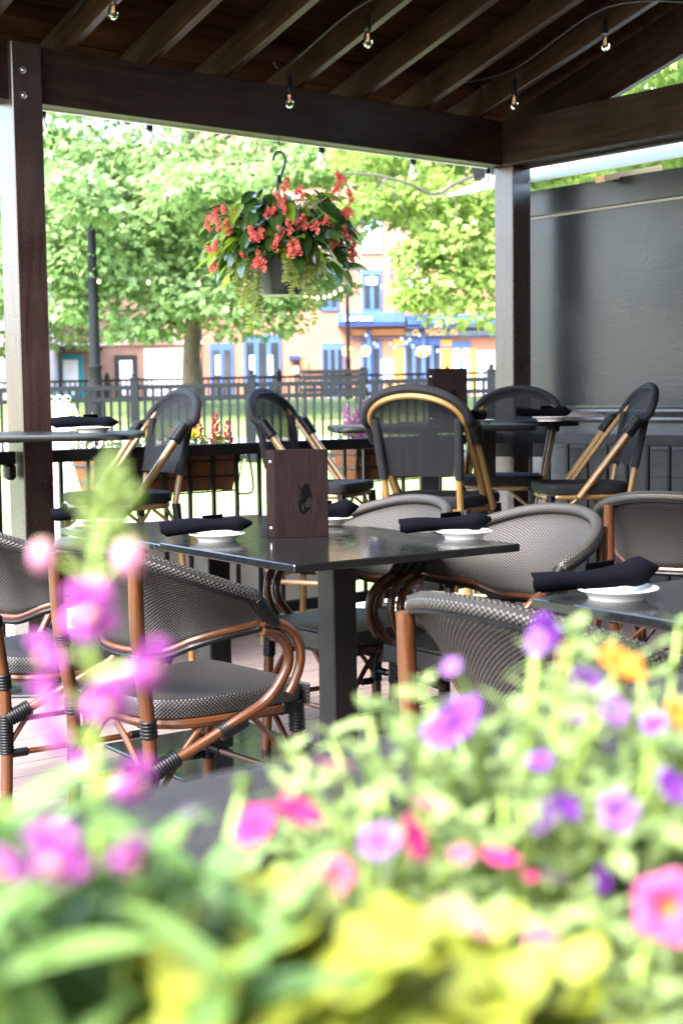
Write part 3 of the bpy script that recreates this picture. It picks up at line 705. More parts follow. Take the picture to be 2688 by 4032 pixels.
def make_menu(label, P, rot, w=.158, h=.262, open_=.42):
    m = thing('menu', label, 'menu', P, rot)
    obj('cover', MB().box((w / 2, 0, h / 2), (w, .0045, h), ch=.001).mesh('cover', MT['menu']), m)
    spn = obj('spine', MB().box((0, 0, h / 2), (.034, .0045, h), ch=.001).mesh('spine', MT['menu']), m, (-.0125, .0115, 0), (0, 0, -.75))
    bk = obj('cover', MB().box((w / 2, 0, h / 2), (w, .0045, h), ch=.001).mesh('cover', MT['menu']), m, (-.022, .024, 0), (0, 0, open_ * .5))
    obj('pages', MB().box((w / 2 - .004, .004, h / 2), (w - .012, .006, h - .012)).mesh('pages', m_plain('paper', (.7, .68, .62), .8)), m, (.004, .006, 0), (0, 0, open_ * .35))
    sm = MB().lathe([(0, .003), (.0025, .0025), (.0042, .001), (.0042, 0)], 10).mesh('screw', MT['steel'])
    for z in (h * .11, h * .865): obj('screw', sm, spn, (0, -.0023, z), (PI / 2, 0, 0))
    # printed mermaid emblem: one flat silhouette
    k = .000083
    Q = lambda x, y: ((x - 420) * k + w * .55, h * .44 - (y - 800) * k)
    g = MB()
    def ribbon(pts, off):
        L_ = spl([(x, y, wd) for x, y, wd in pts], 5); rows = []
        for i, c in enumerate(L_):
            d = L_[min(i + 1, len(L_) - 1)] - L_[max(i - 1, 0)]; n_ = V3((-d.y, d.x, 0)).normalized() * c.z / 2
            a_, b_ = Q(c.x + n_.x, c.y + n_.y), Q(c.x - n_.x, c.y - n_.y); rows.append([(a_[0], -.0026 - off, a_[1]), (b_[0], -.0026 - off, b_[1])])
        g.grid(rows)
    ribbon([(440, 275, 120), (480, 340, 250), (470, 440, 300), (460, 560, 360), (455, 660, 370), (450, 720, 260), (430, 780, 200), (390, 840, 190), (300, 900, 200), (250, 970, 140), (240, 1080, 110), (260, 1200, 105), (310, 1280, 100), (370, 1305, 90), (430, 1260, 80), (460, 1200, 70)], 0)
    ribbon([(180, 325, 22), (250, 410, 40), (340, 490, 70)], .0003); ribbon([(640, 600, 60), (655, 690, 60), (630, 765, 25)], .0003); ribbon([(270, 640, 60), (275, 700, 50), (300, 740, 20)], .0003)
    ribbon([(450, 1230, 90), (430, 1150, 90), (390, 1060, 40), (375, 1030, 10)], .0003); ribbon([(450, 1230, 100), (520, 1160, 80), (590, 1120, 45), (640, 1098, 10)], .0006)
    obj('emblem', g.mesh('emblem', MT['ink'], False), m)
    return m
pm_ = atz(1088, 2118, .75); make_menu('brown wood covered menu with black mermaid emblem standing on the square table', (pm_.x, pm_.y, .75), math.radians(9))
make_menu('brown menu standing on the high bar table behind the stools', (.425, 6.38, 1.035), math.radians(3), .15, .252)
# ================================================================== park and street
def fence(name, label, Y, x0, x1, ztop, zbot, dz, posts, spacing, pw=.036, postw=.11, rails=(0, .157)):
    f = thing(name, label, 'fence', (0, Y, 0)); zt = lambda x: ztop + dz * x
    pk = MB().box((0, 0, 0), (pw, pw, ztop - zbot)).mesh('picket', MT['fence'])
    L = x1 - x0; a = math.atan(dz)
    for r in (*rails, (ztop - zbot) * .88):
        obj('rail', MB().box((0, 0, 0), (L, .05, .06)).mesh('rail', MT['fence']), f, ((x0 + x1) / 2, 0, zt((x0 + x1) / 2) - r - .017), (0, -a, 0))
    n = int(L / spacing)
    for i in range(n):
        x = x0 + (i + .5) * spacing
        if min(abs(x - p) for p in posts) < spacing * .55: continue
        obj('picket', pk, f, (x, 0, (zt(x) + zbot + dz * x) / 2 - .012))
    pm2 = MB().box((0, 0, 0), (postw, postw, ztop - zbot + .12), ch=.004).mesh('post', MT['fence']); pc = MB().lathe([(postw * .62, 0), (postw * .62, .018), (postw * .3, .04), (postw * .36, .07), (postw * .2, .095), (0, .10)], 10).mesh('finial', MT['fence'])
    for x in posts:
        p = obj('post', pm2, f, (x, 0, (zt(x) + zbot + dz * x) / 2 + .03)); obj('finial', pc, p, (0, 0, (ztop - zbot + .12) / 2))
    return f
X = lambda n, Y: at(n, 1500, Y).x
fence('iron_fence', 'grey iron picket fence across the lawn just beyond the deck', 19, -5.4, 5.2, 1.365, .27, .0105, [X(n, 19) for n in (70, 530, 990, 1425, 1932, 2400)], .1135)
fence('iron_fence', 'farther thin iron fence in front of the shops', 36, -9, 9, 1.70, 1.0, .008, [X(n, 36) for n in (115, 422, 760, 1100, 1440, 1760, 2060)], .13, .03, .12)
# park bench behind the fence
bp = at(1320, 1660, 26); b = thing('park_bench', 'dark slatted park bench on the lawn behind the iron fence', 'bench', (bp.x, 26, gz(26)), .04)
for i, (y, z) in enumerate([(-.25, .43), (-.14, .43), (-.03, .43), (.08, .44), (.17, .55), (.20, .66), (.23, .77), (.26, .88)]):
    obj('slat', MB().box((0, y, z), (1.25, .085 if i < 4 else .022, .022 if i < 4 else .085), ch=.003).mesh('slat', MT['metal']), b)
for x in (-.58, .58):
    obj('leg', MB().tube(spl([(x, -.26, 0), (x, -.25, .42), (x, .1, .43), (x, .19, .60), (x, .28, .92)], 3), .025, 8).mesh('leg', MT['metal']), b); obj('leg', MB().tube([(x, .2, 0), (x, .12, .43)], .025, 8).mesh('leg', MT['metal']), b)
    obj('armrest', MB().tube(spl([(x, -.26, .42), (x, -.25, .64), (x, .2, .64)], 3), .022, 8).mesh('armrest', MT['metal']), b)
# lamp posts
def lamp(label, n, Y, h=7.2, k=1.0):
    p = at(n, 1560, Y); l = thing('lamp_post', label, 'lamp post', (p.x, Y, gz(Y) - .02))
    g = MB().lathe([(.15 * k, 0), (.15 * k, .12), (.125 * k, .16), (.115 * k, .6), (.13 * k, .64), (.13 * k, .68), (.085 * k, .74), (.078 * k, 1.0), (.09 * k, 1.03), (.09 * k, 1.07), (.068 * k, 1.1), (.05 * k, h)], 20)
    obj('pole', g.mesh('pole', MT['fence']), l)
    obj('lantern', MB().lathe([(.05, h), (.10, h + .05), (.16, h + .1), (.19, h + .45), (.14, h + .6), (.05, h + .68), (0, h + .7)], 14).mesh('lantern', m_plain('frosted_globe', (.8, .78, .7), .4)), l)
    obj('collar', MB().lathe([(.06, h - .02), (.11, h), (.11, h + .04), (.06, h + .06)], 14).mesh('collar', MT['fence']), l)
    if k > .9: obj('sticker', MB().grid([[(.072 * math.sin(a), -.072 * math.cos(a), z) for a in (-.9, -.45, 0, .45)] for z in (2.52, 2.64)]).mesh('sticker', m_plain('pale_sticker', (.5, .52, .55), .6)), l)
    return l
lamp('tall grey lamp post standing on the lawn before the left tree', 378, 25.5, 3.85, 1.45)
lamp('thin dark lamp post in front of the blue pub', 1372, 38, 4.2, .8)
# ---- trees
def crown_mesh(name, clumps, per, size, seed, mat):
    r = np.random.default_rng(seed); C = np.array([c[:3] for c in clumps], np.float32); S = np.array([c[3] for c in clumps], np.float32)
    idx = np.repeat(np.arange(len(C)), per); n = len(idx)
    off = r.normal(size=(n, 3)); off /= np.linalg.norm(off, axis=1, keepdims=True); off *= (r.random((n, 1)) ** .45); off[:, 2] *= .42
    P = C[idx] + off * S[idx][:, None]; P[:, 2] -= .22 * (off[:, 0] ** 2 + off[:, 1] ** 2) * S[idx]
    d = off * [1, 1, .3] + r.normal(size=(n, 3)) * .55; d[:, 2] -= .45; d /= np.linalg.norm(d, axis=1, keepdims=True)
    nn = np.array([0, 0, 1.]) + r.normal(size=(n, 3)) * .6; s_ = np.cross(d, nn); s_ /= np.linalg.norm(s_, axis=1, keepdims=True); s = size * (.6 + .8 * r.random((n, 1)))
    nrm = np.cross(s_, d)
    tpl = [(0, 0, 0), (.22, .5, .05), (0, 1.0, -.08), (-.22, .5, .05), (.50, .62, -.04), (.28, .22, .02), (-.50, .62, -.04), (-.28, .22, .02)]   # pointed lobes
    vs_ = np.stack([P + s * (a * s_ + b * d + c * nrm) for a, b, c in tpl], 1).reshape(-1, 3)
    base = (np.arange(n) * 8)[:, None]
    quads = np.concatenate([base + np.array([0, 1, 2, 3]), base + np.array([0, 5, 4, 1]), base + np.array([0, 3, 6, 7])], 0)
    me = bpy.data.meshes.new(name); me.vertices.add(len(vs_)); me.vertices.foreach_set('co', vs_.astype(np.float32).ravel())
    m = len(quads); me.loops.add(m * 4); me.loops.foreach_set('vertex_index', quads.astype(np.int32).ravel()); me.polygons.add(m)
    me.polygons.foreach_set('loop_start', np.arange(0, m * 4, 4, dtype=np.int32)); me.polygons.foreach_set('loop_total', np.full(m, 4, np.int32))
    me.update(calc_edges=True); me.validate(); me.materials.append(mat); return me
def tree(name, label, P, trunk_h, r0, clumps, per, size, seed, mat, limbs=True, group='street trees'):
    t = thing(name, label, 'tree', P, 0, group); r = random.Random(seed); top = V3((0, 0, trunk_h))
    k = 14; pts = [V3((.06 * math.sin(i * 1.1 + seed), .05 * math.cos(i * .9), trunk_h * i / (k - 1))) for i in range(k)]
    obj('trunk', MB().tube(pts, [r0 * (1.25 - .25 * min(1, i / 2)) * (1 - .72 * (i / (k - 1)) ** 1.3) for i in range(k)], 12).mesh('trunk', MT['bark'], sharp=0), t)
    if limbs:
        cl = clumps[:]; r.shuffle(cl)
        for c in cl[:26]:
            e = V3(c[:3]); z0 = max(trunk_h * .22, min(trunk_h * .95, e.z - .25 * math.hypot(e.x, e.y))); a = V3((0, 0, z0)); mid = a.lerp(e, .5) + V3((r.uniform(-.3, .3), r.uniform(-.3, .3), .12 * (e - a).length))
            rr = r0 * .34 * (1 - .5 * z0 / trunk_h); P_ = spl([a, mid, e], 6); obj('branch', MB().tube(P_, [lerp(rr, .012, i / (len(P_) - 1)) for i in range(len(P_))], 7).mesh('branch', MT['bark'], sharp=0), t)
    obj('crown', crown_mesh('crown', clumps, per, size, seed, mat), t)
    return t
def seen_at(q):
    d = V3(q) - EYE; z = d.dot(FW); return 1344 + FPX * d.dot(RT) / z, 2016 - FPX * d.dot(UP) / z, FPX / z
def clear_view(cl, P, x0, x1, y0, y1, k=.6):
    out = []
    for c in cl:
        x, y, s_ = seen_at((c[0] + P[0], c[1] + P[1], c[2] + P[2])); e = c[3] * s_ * k
        if x0 - e < x < x1 + e and y0 - e < y < y1 + e: continue
        out.append(c)
    return out
def ellipse_clumps(seed, n, c, r, s0, s1, hollow=.35, cut=None):
    R = random.Random(seed); out = []
    while len(out) < n:
        x, y, z = R.uniform(-1, 1), R.uniform(-1, 1), R.uniform(-1, 1); d = math.sqrt(x * x + y * y + z * z)
        if d > 1 or d < hollow: continue
        p = (c[0] + x * r[0], c[1] + y * r[1], c[2] + z * r[2])
        if cut and cut(p): continue
        out.append((*p, R.uniform(s0, s1)))
    return out
leafA = m_crown('oak_leaves', (.135, .235, .085), (.27, .40, .16), .55)
leafB = m_crown('bright_leaves', (.125, .215, .05), (.29, .39, .10), .55)
leafC = m_crown('dark_leaves', (.10, .17, .04), (.24, .31, .10), .5)
tp = at(768, 1600, 30)
cl = ellipse_clumps(1, 135, (.2, -.5, 5.4), (6.6, 5.0, 4.6), .7, 1.25, .3, lambda p: p[2] < 1.15 + .10 * abs(p[0] + .5) or (p[2] < 2.0 and abs(p[0]) < 1.0))
for n, y, s_ in ((330, 1180, .9), (560, 1260, .8), (700, 1180, .7), (1000, 1230, 1.0), (1180, 1290, .9), (1330, 1340, .7), (250, 1050, .9), (900, 1290, .6), (530, 1330, .4), (1420, 1330, .6), (820, 1330, .5), (600, 1060, 1.0), (1120, 1140, .8), (230, 700, 1.2), (330, 560, 1.2), (480, 640, 1.1), (250, 860, 1.1), (420, 900, 1.0), (640, 560, 1.2), (820, 640, 1.1), (1000, 600, 1.1), (1250, 640, 1.0), (700, 800, 1.1), (520, 760, 1.0), (190, 960, .9), (900, 960, 1.0), (1300, 1000, .8), (1320, 1250, .7), (400, 1290, .5), (1250, 860, .9)):
    q = at(n, y, 26.6); cl.append((q.x - tp.x, -3.4, q.z - gz(30), s_))
PT = (tp.x, 30, gz(30)); cl = clear_view(cl, PT, 1385, 1700, 930, 1400); cl = clear_view(cl, PT, 100, 470, 1310, 1600, .5); cl = clear_view(cl, PT, 470, 1500, 1350, 1600, .5)
cl += [(at(350, 790, 24.4).x - tp.x, -5.6, at(350, 790, 24.4).z - gz(30), .62), (at(300, 700, 24.4).x - tp.x, -5.6, at(300, 700, 24.4).z - gz(30), .7)]
tree('oak_tree', 'broad bright green oak with dark trunk behind the iron fence', (tp.x, 30, gz(30) - .05), 7.5, .20, cl, 400, .17, 3, leafA)
tp2 = at(2180, 1600, 24)
cl = ellipse_clumps(5, 95, (-.1, .3, 5.6), (4.0, 4.0, 4.3), .6, 1.1, .3, lambda p: p[2] < 2.4)
for n, y, s_ in ((1760, 1060, .9), (1880, 1180, .9), (1690, 960, .6), (1840, 1310, .7), (1600, 800, .7), (1820, 880, .9), (1920, 1030, .7), (1740, 1240, .7), (1900, 760, .8), (1700, 720, .7), (1780, 1330, .45), (1650, 1150, .45)):
    q = at(n, y, 22); cl.append((q.x - tp2.x, -2, q.z - gz(24), s_))
cl = clear_view(cl, (tp2.x, 24, gz(24)), 1300, 1560, 900, 1400); cl = clear_view(cl, (tp2.x, 24, gz(24)), 1500, 1960, 1340, 1600)
tree('leafy_tree', 'yellow green leafy tree behind the corner post and the wall', (tp2.x, 24, gz(24) - .05), 7.2, .17, cl, 380, .15, 8, leafB)
tree('leafy_tree', 'darker tree behind the left post and lamp', (-9.5, 36, 1.05), 7.5, .2, ellipse_clumps(9, 70, (0, 0, 6.0), (5, 4, 4.6), .8, 1.4, .2), 260, .25, 12, leafC)
tree('leafy_tree', 'tall tree seen above the pub roof between the crowns', (3.0, 62, 1.05), 12, .3, ellipse_clumps(19, 120, (0, 0, 14), (11, 5, 7), 1.2, 2.2, .2), 240, .42, 22, leafA)
tree('leafy_tree', 'green tree showing over the corrugated roof at the right', (9.5, 33, 1.05), 8, .25, ellipse_clumps(29, 120, (-.5, 0, 6.5), (6.5, 4, 5.5), .9, 1.5, .2), 260, .24, 32, leafB)
# bare grey twigs hanging in front of the right tree
tw = thing('bare_branch', 'bare pale grey branch with hanging twigs left of the corner post', 'branch', at(1345, 690, 17)); o0 = V3(tw.location)
def pw(*a): return [at(x, y, Y) - o0 for x, y, Y in a]
twm = m_plain('grey_twig', (.035, .031, .027), .9)
for pts, r0, r1 in ((pw((1345, 682, 17), (1480, 690, 17), (1600, 720, 17), (1710, 765, 17.2), (1800, 720, 17.5), (1990, 640, 18)), .022, .045), (pw((1520, 695, 17), (1500, 740, 16.9), (1465, 780, 16.8), (1450, 815, 16.8)), .02, .006), (pw((1560, 705, 17), (1545, 760, 17), (1580, 810, 17), (1600, 850, 17)), .018, .005), (pw((1700, 760, 17), (1690, 800, 17), (1705, 850, 17)), .02, .005), (pw((1720, 755, 17), (1790, 790, 17), (1800, 840, 17), (1785, 860, 17)), .022, .005), (pw((1400, 684, 17), (1420, 650, 17), (1455, 640, 17)), .014, .004)):
    P_ = spl(pts, 5); obj('twig', MB().tube(P_, [lerp(r0 * .55, r1 * .55, i / (len(P_) - 1)) for i in range(len(P_))], 6).mesh('twig', twm), tw)
# ---- buildings: a facade at depth Y built from photo measurements of its openings
def facade(name, label, Y, n0, n1, top, mat, depth=8):
    a, b_ = X(n0, Y), X(n1, Y); t = thing(name, label, 'building', ((a + b_) / 2, Y, 1.05))
    obj('wall', MB().box((0, depth / 2, top / 2), (b_ - a, depth, top)).mesh('wall', mat), t)
    return t
def fb(t, nm, n0, n1, y0, y1, mat, out=.06, th=.1, par=None):
    Y = t.location.y; A, B = at(n0, y1, Y), at(n1, y0, Y); c = ((A.x + B.x) / 2, -out + th / 2, (A.z + B.z) / 2)
    if par is not None: c = tuple(p - q for p, q in zip(V3((c[0], c[1], c[2])) - V3((t.location.x, 0, t.location.z)), par.location))
    else: c = (c[0] - t.location.x, c[1], c[2] - t.location.z)
    return obj(nm, MB().box((0, 0, 0), (abs(B.x - A.x), th, abs(B.z - A.z)), ch=.008).mesh(nm, mat), par or t, c)
blue = m_plain('blue_paint', (0.0330, 0.0780, 0.2280), .45, .4, 0, .12, 4); dblue = m_plain('navy_paint', (0.0120, 0.0270, 0.0840), .4, .4, 0, .1, 4)
lblue = m_plain('light_blue_paint', (0.1320, 0.2280, 0.3300), .45, .4, 0, .1, 4); ochre = m_plain('ochre_panel', (0.3720, 0.2040, 0.0360), .6, .3, 0, .1, 4)
white = m_plain('white_paint', (0.4800, 0.4800, 0.4680), .5, .4, 0, .03, 4); tan = m_plain('tan_panel', (0.2760, 0.1620, 0.0840), .6, .3, 0, .15, 5); teal = m_plain('teal_paint', (0.0300, 0.2520, 0.2880), .5, .4, 0, .1, 4)
darkg = m_plain('dark_glass', (.02, .025, .03), .08, .5, 0, .3, 3); paleg = m_plain('pale_blind', (.75, .78, .76), .2, .5, 0, .05, 3); blk = m_plain('black_frame', (.015, .015, .018), .4)
bri = m_brick('orange_brick', (.20, .075, .036), (.25, .105, .055), (.24, .19, .155)); bri2 = m_brick('pale_brick', (.23, .115, .07), (.27, .15, .10), (.27, .22, .18))
def window(t, n0, n1, y0, y1, fr, gl, bars=2, nm='window', header=None):
    w_ = fb(t, nm, n0, n1, y0, y1, fr, .07, .12); L = (n1 - n0); 
    for i in range(bars):
        a = n0 + L * (i + .22) / bars + 1; c = n0 + L * (i + .78) / bars; fb(t, 'pane', a, c, y0 + (y1 - y0) * .12, y1 - (y1 - y0) * .10, gl, .09, .1, w_)
    return w_
pub = facade('pub', 'orange brick pub with blue doors, blue sign band and ochre panels', 50, 800, 2250, 9.5, bri)
shop = facade('shop', 'pale brick shop with large white windows behind the left tree', 50.4, 60, 795, 9.0, bri2)
wht = facade('glare_block', 'white block added for the blown out glare behind the left post', 42, -700, 20, 9, white)  # plain white block stands in for overexposed light at the left edge
# pub ground floor
window(pub, 830, 918, 1352, 1575, blue, darkg, 2, 'door'); window(pub, 962, 1106, 1318, 1575, blue, darkg, 3, 'door')
for n in (850, 985, 1057): fb(pub, 'pane', n, n + 17, 1400, 1475, paleg, .12, .05)
fb(pub, 'doorway', 1160, 1212, 1412, 1575, m_plain('dark_doorway', (.05, .035, .025), .7), .03, .05); fb(pub, 'jamb', 1182, 1212, 1418, 1575, tan, .07, .1); fb(pub, 'awning', 1140, 1180, 1402, 1420, dblue, .5, .5); fb(pub, 'notice', 1158, 1175, 1440, 1470, paleg, .10, .03)
window(pub, 1268, 1352, 1350, 1575, blue, darkg, 3); window(pub, 1424, 1500, 1345, 1575, blue, darkg, 2, 'door')
fb(pub, 'menu_board', 1500, 1550, 1414, 1492, white, .12, .06); fb(pub, 'panel', 1549, 1590, 1332, 1560, ochre, .07, .1); fb(pub, 'panel_bar', 1546, 1592, 1360, 1367, blue, .11, .1)
window(pub, 1592, 1734, 1330, 1575, blue, darkg, 4, 'door'); fb(pub, 'panel', 1733, 1778, 1337, 1560, ochre, .07, .1); fb(pub, 'panel_bar', 1731, 1780, 1362, 1370, blue, .11, .1)
window(pub, 1778, 1850, 1345, 1575, blue, paleg, 2); fb(pub, 'panel', 1850, 1875, 1372, 1560, ochre, .07, .1); window(pub, 1876, 1935, 1380, 1575, lblue, paleg, 2); window(pub, 1940, 1990, 1380, 1560, white, m_plain('purple_poster', (.2, .08, .25), .5), 1)
for n in (1445, 1660): fb(pub, 'pillar', n, n + 13, 1300, 1575, blue, .22, .12)
fb(pub, 'frieze', 1385, 1592, 1294, 1322, tan, .09, .12); fb(pub, 'frieze', 1596, 2100, 1298, 1326, lblue, .09, .12); fb(pub, 'cornice', 1385, 2100, 1326, 1332, blue, .14, .2)
band = fb(pub, 'sign_band', 1330, 1592, 1232, 1276, blue, .55, .5); fb(pub, 'sign_band_lip', 1330, 1592, 1276, 1290, dblue, .60, .6)
fb(pub, 'sign_band', 1600, 2100, 1238, 1282, blue, .55, .5); fb(pub, 'sign_band_lip', 1596, 2100, 1282, 1297, dblue, .60, .6)
window(pub, 1425, 1500, 1062, 1232, blue, darkg, 2); fb(pub, 'blind', 1440, 1484, 1092, 1122, paleg, .12, .05); window(pub, 1420, 1502, 860, 1000, lblue, paleg, 2); window(pub, 1120, 1190, 860, 1040, blue, darkg, 2); window(pub, 1262, 1330, 1062, 1225, blue, darkg, 2)
sg = fb(pub, 'sign_board', 1566, 1642, 1104, 1214, blk, 1.1, .12); fb(pub, 'sign_face', 1570, 1638, 1110, 1208, lblue, 1.12, .1); fb(pub, 'sign_face', 1570, 1638, 1110, 1140, white, 1.13, .1); fb(pub, 'sign_frame', 1566, 1642, 1096, 1106, tan, 1.2, .3)
Yp = pub.location.y
gl_ = [(1592, 1152), (1612, 1146), (1624, 1138), (1626, 1160), (1614, 1190), (1608, 1208), (1600, 1208), (1598, 1180)]
g = MB(); q = [at(x, y, Yp) - V3(pub.location) for x, y in gl_]; nq = len(q); g.add([(p.x, -1.145, p.z) for p in q] + [(p.x, -1.12, p.z) for p in q], [tuple(range(nq - 1, -1, -1))] + [(i, (i + 1) % nq, (i + 1) % nq + nq, i + nq) for i in range(nq)]); obj('emblem', g.mesh('emblem', m_plain('beer_gold', (.75, .45, .12), .5), False), pub)
fb(pub, 'sign_face', 1652, 1692, 1104, 1150, paleg, 1.0, .12)
for n in (1655, 1548): fb(pub, 'drain_pipe', n - 15, n - 10, 1000, 1100, blue, .1, .1)
def text(body, n, y, Y, h, mat, par, dy, bold=.0, sx=1.0):
    c = bpy.data.curves.new('lettering', 'FONT'); c.body = body; c.size = h; c.extrude = .02; c.offset = bold; c.align_x = 'LEFT'
    o = bpy.data.objects.new('lettering', c); me = bpy.data.meshes.new_from_object(o); bpy.data.objects.remove(o); me.materials.append(mat)
    p = at(n, y, Y) - V3(par.location); return obj('lettering', me, par, (p.x, dy, p.z), (PI / 2, 0, 0), (sx, 1, 1))
text('Dining Room', 1350, 1266, Yp, .24, white, pub, -.58, .012, .78)
text('CL   BEACH   PU', 1622, 1320, Yp, .27, m_plain('cream_paint', (.72, .55, .3), .6), pub, -.125, .012, .82)
for i, (n, y) in enumerate(((1440, 1383), (1655, 1386), (1672, 1384), (1833, 1395), (1368, 1384))):
    p = at(n, y, 48.6); g = MB(); R_ = random.Random(i)
    for k in range(60):
        d = V3((R_.gauss(0, 1), R_.gauss(0, 1), R_.gauss(0, 1))).normalized() * .15; g.ball(d, R_.uniform(.03, .055), 6, 4)
    o = thing('hanging_flowers', ['yellow flower ball hanging left of the menu board on the pub', 'yellow flower ball hanging before the pub double doors', 'smaller yellow flower ball beside the double doors', 'yellow flower ball hanging at the right pub window', 'yellow flower ball hanging beside the thin lamp post'][i], 'hanging basket', p, 0, 'hanging flower balls on the pub')
    obj('blossoms', g.mesh('blossoms', m_leaf('yellow_bloom', (.62, .58, .12), (.7, .66, .25), None, .3)), o); obj('hanger', MB().tube([(0, 0, .1), (0, 0, .6)], .008, 6).mesh('hanger', blk), o); obj('bowl', MB().lathe([(0, -.17), (.09, -.14), (.14, -.05), (.15, 0)], 12).mesh('bowl', tan), o)
# shop
fb(shop, 'canopy', 228, 406, 1366, 1380, blk, 1.0, 1.0); fb(shop, 'canopy_fascia', 226, 408, 1350, 1366, white, 1.05, 1.05)
window(shop, 232, 330, 1395, 1575, teal, paleg, 1); fb(shop, 'canopy_post', 255, 262, 1378, 1575, blk, .9, .06); fb(shop, 'canopy_post', 392, 406, 1380, 1575, blk, .9, .12)
dr = window(shop, 456, 540, 1398, 1575, blk, paleg, 1, 'door'); window(shop, 572, 742, 1372, 1560, m_plain('pale_frame', (.5, .6, .58), .5), paleg, 1); fb(shop, 'step', 560, 760, 1562, 1600, bri, .3, .3)
fb(shop, 'stone_band', 300, 800, 1342, 1362, m_plain('stone_band', (.55, .42, .34), .7), .08, .1); fb(shop, 'sign_board', 500, 690, 1318, 1346, white, .2, .1)
for n in (250, 330, 420, 560, 640): window(shop, n, n + 34, 1010 + (n % 60), 1110 + (n % 60), white, darkg, 1)
# ---- warm bulbs strung between the trees
def bulbs(name, label, pts, Y, r, mat, sag=0):
    t = thing(name, label, 'string lights', at(pts[0][0], pts[0][1], Y), 0, 'string lights over the park'); o0 = V3(t.location); P_ = [at(x, y, Y) - o0 for x, y in pts]
    obj('cable', MB().tube(spl([p + V3((0, 0, r * 2.2)) for p in P_], 4), .0025, 5).mesh('cable', blk), t); bm_ = MB().ball((0, 0, 0), (r, r, r * 1.3), 10, 6).mesh('bulb', mat)
    for p in P_: obj('bulb', bm_, t, p)
glow = m_glow('warm_bulb', (1, .78, .45), .45); palebulb = m_plain('clear_bulb', (.75, .78, .85), .2)
bulbs('string_lights', 'warm string lights crossing the left tree', ((197, 1103), (390, 1108), (585, 1112), (783, 1117), (970, 1122)), 24, .028, glow)
bulbs('string_lights', 'warm string lights curving below the hanging basket', ((1203, 1165), (1228, 1168), (1250, 1173), (1277, 1170), (1298, 1165), (1318, 1154), (1341, 1139), (1367, 1104)), 24, .026, glow)
bulbs('string_lights', 'warm string lights before the pub upper floor', ((1367, 1104), (1505, 1128), (1567, 1092), (1648, 1146), (1765, 1080), (1795, 1158)), 24, .024, glow)
bulbs('string_lights', 'unlit string lights before the pub doors', ((1440, 1320), (1472, 1352), (1484, 1362), (1535, 1354), (1552, 1370), (1580, 1335), (1597, 1350), (1612, 1338), (1624, 1365), (1650, 1320), (1690, 1370), (1722, 1382)), 30, .034, palebulb)
# ---- pavilion string lights: black sockets and clear bulbs
glass = m_glass('bulb_glass', (1, 1, 1), .03, 1.35); fil = m_glow('filament', (1, .6, .25), .12)
socket = MB().lathe([(0, .075), (.011, .075), (.014, .066), (.014, .030), (.017, .024), (.017, .0), (.012, 0), (0, .0)], 14).mesh('socket', MT['metal'])
bulb = MB().lathe([(.0125, .0), (.013, -.008), (.017, -.022), (.0225, -.040), (.0235, -.052), (.020, -.066), (.012, -.075), (.004, -.079), (0, -.0795)], 18).mesh('bulb', glass)
film = MB().tube([(-.004, 0, -.012), (-.005, 0, -.05), (.005, 0, -.05), (.004, 0, -.012)], .0013, 5).mesh('filament', fil)
def pav_lights(label, pts, ends=()):
    t = thing('string_lights', label, 'string lights', pts[0], 0, 'string lights under the pavilion'); o0 = V3(pts[0]); cab = []
    for p in pts:
        q = V3(p) - o0; s_ = obj('socket', socket, t, q + V3((0, 0, .03))); obj('bulb', bulb, s_); obj('filament', film, s_)
        obj('drop', MB().tube([q + V3((0, 0, .10)), q + V3((0, 0, .155))], .0035, 6).mesh('drop', MT['metal']), t); cab.append(q + V3((0, 0, .155)))
    cab = [V3(e) - o0 for e in ends[:1]] + cab + [V3(e) - o0 for e in ends[1:]]
    obj('cable', MB().tube(spl(cab, 6), .0042, 6).mesh('cable', MT['metal']), t)
pav_lights('string lights on the rafters above the left post', [at(447, 30, 5.95)], (loc(-2.7, -.1, 2.80), at(640, -120, 5.6)))
pav_lights('string lights running from the long beam up the rafters', [at(1139, 385, 6.8), at(1448, 145, 6.45)], (loc(-1.6, -.05, 2.76), at(1800, -60, 6.1)))
pav_lights('string lights up the last rafters near the corner post', [at(2022, 392, 7.45), at(2381, 160, 6.95)], (loc(-.45, -.08, 2.80), at(2760, 10, 6.5)))
def beam_pt(n): # outer string hangs just outside the long beam
    d = FW + RT * ((n - 1344) / FPX) - UP * ((600 - 2016) / FPX); o = loc(0, .17); k = (o - EYE).dot(VX) / d.dot(VX); p = EYE + d * k; return V3((p.x, p.y, BZ - .05))
pav_lights('string lights hung along the outside of the long beam', [beam_pt(n) for n in (172, 592, 1266, 1625, 1920)], (beam_pt(0), beam_pt(1990)))
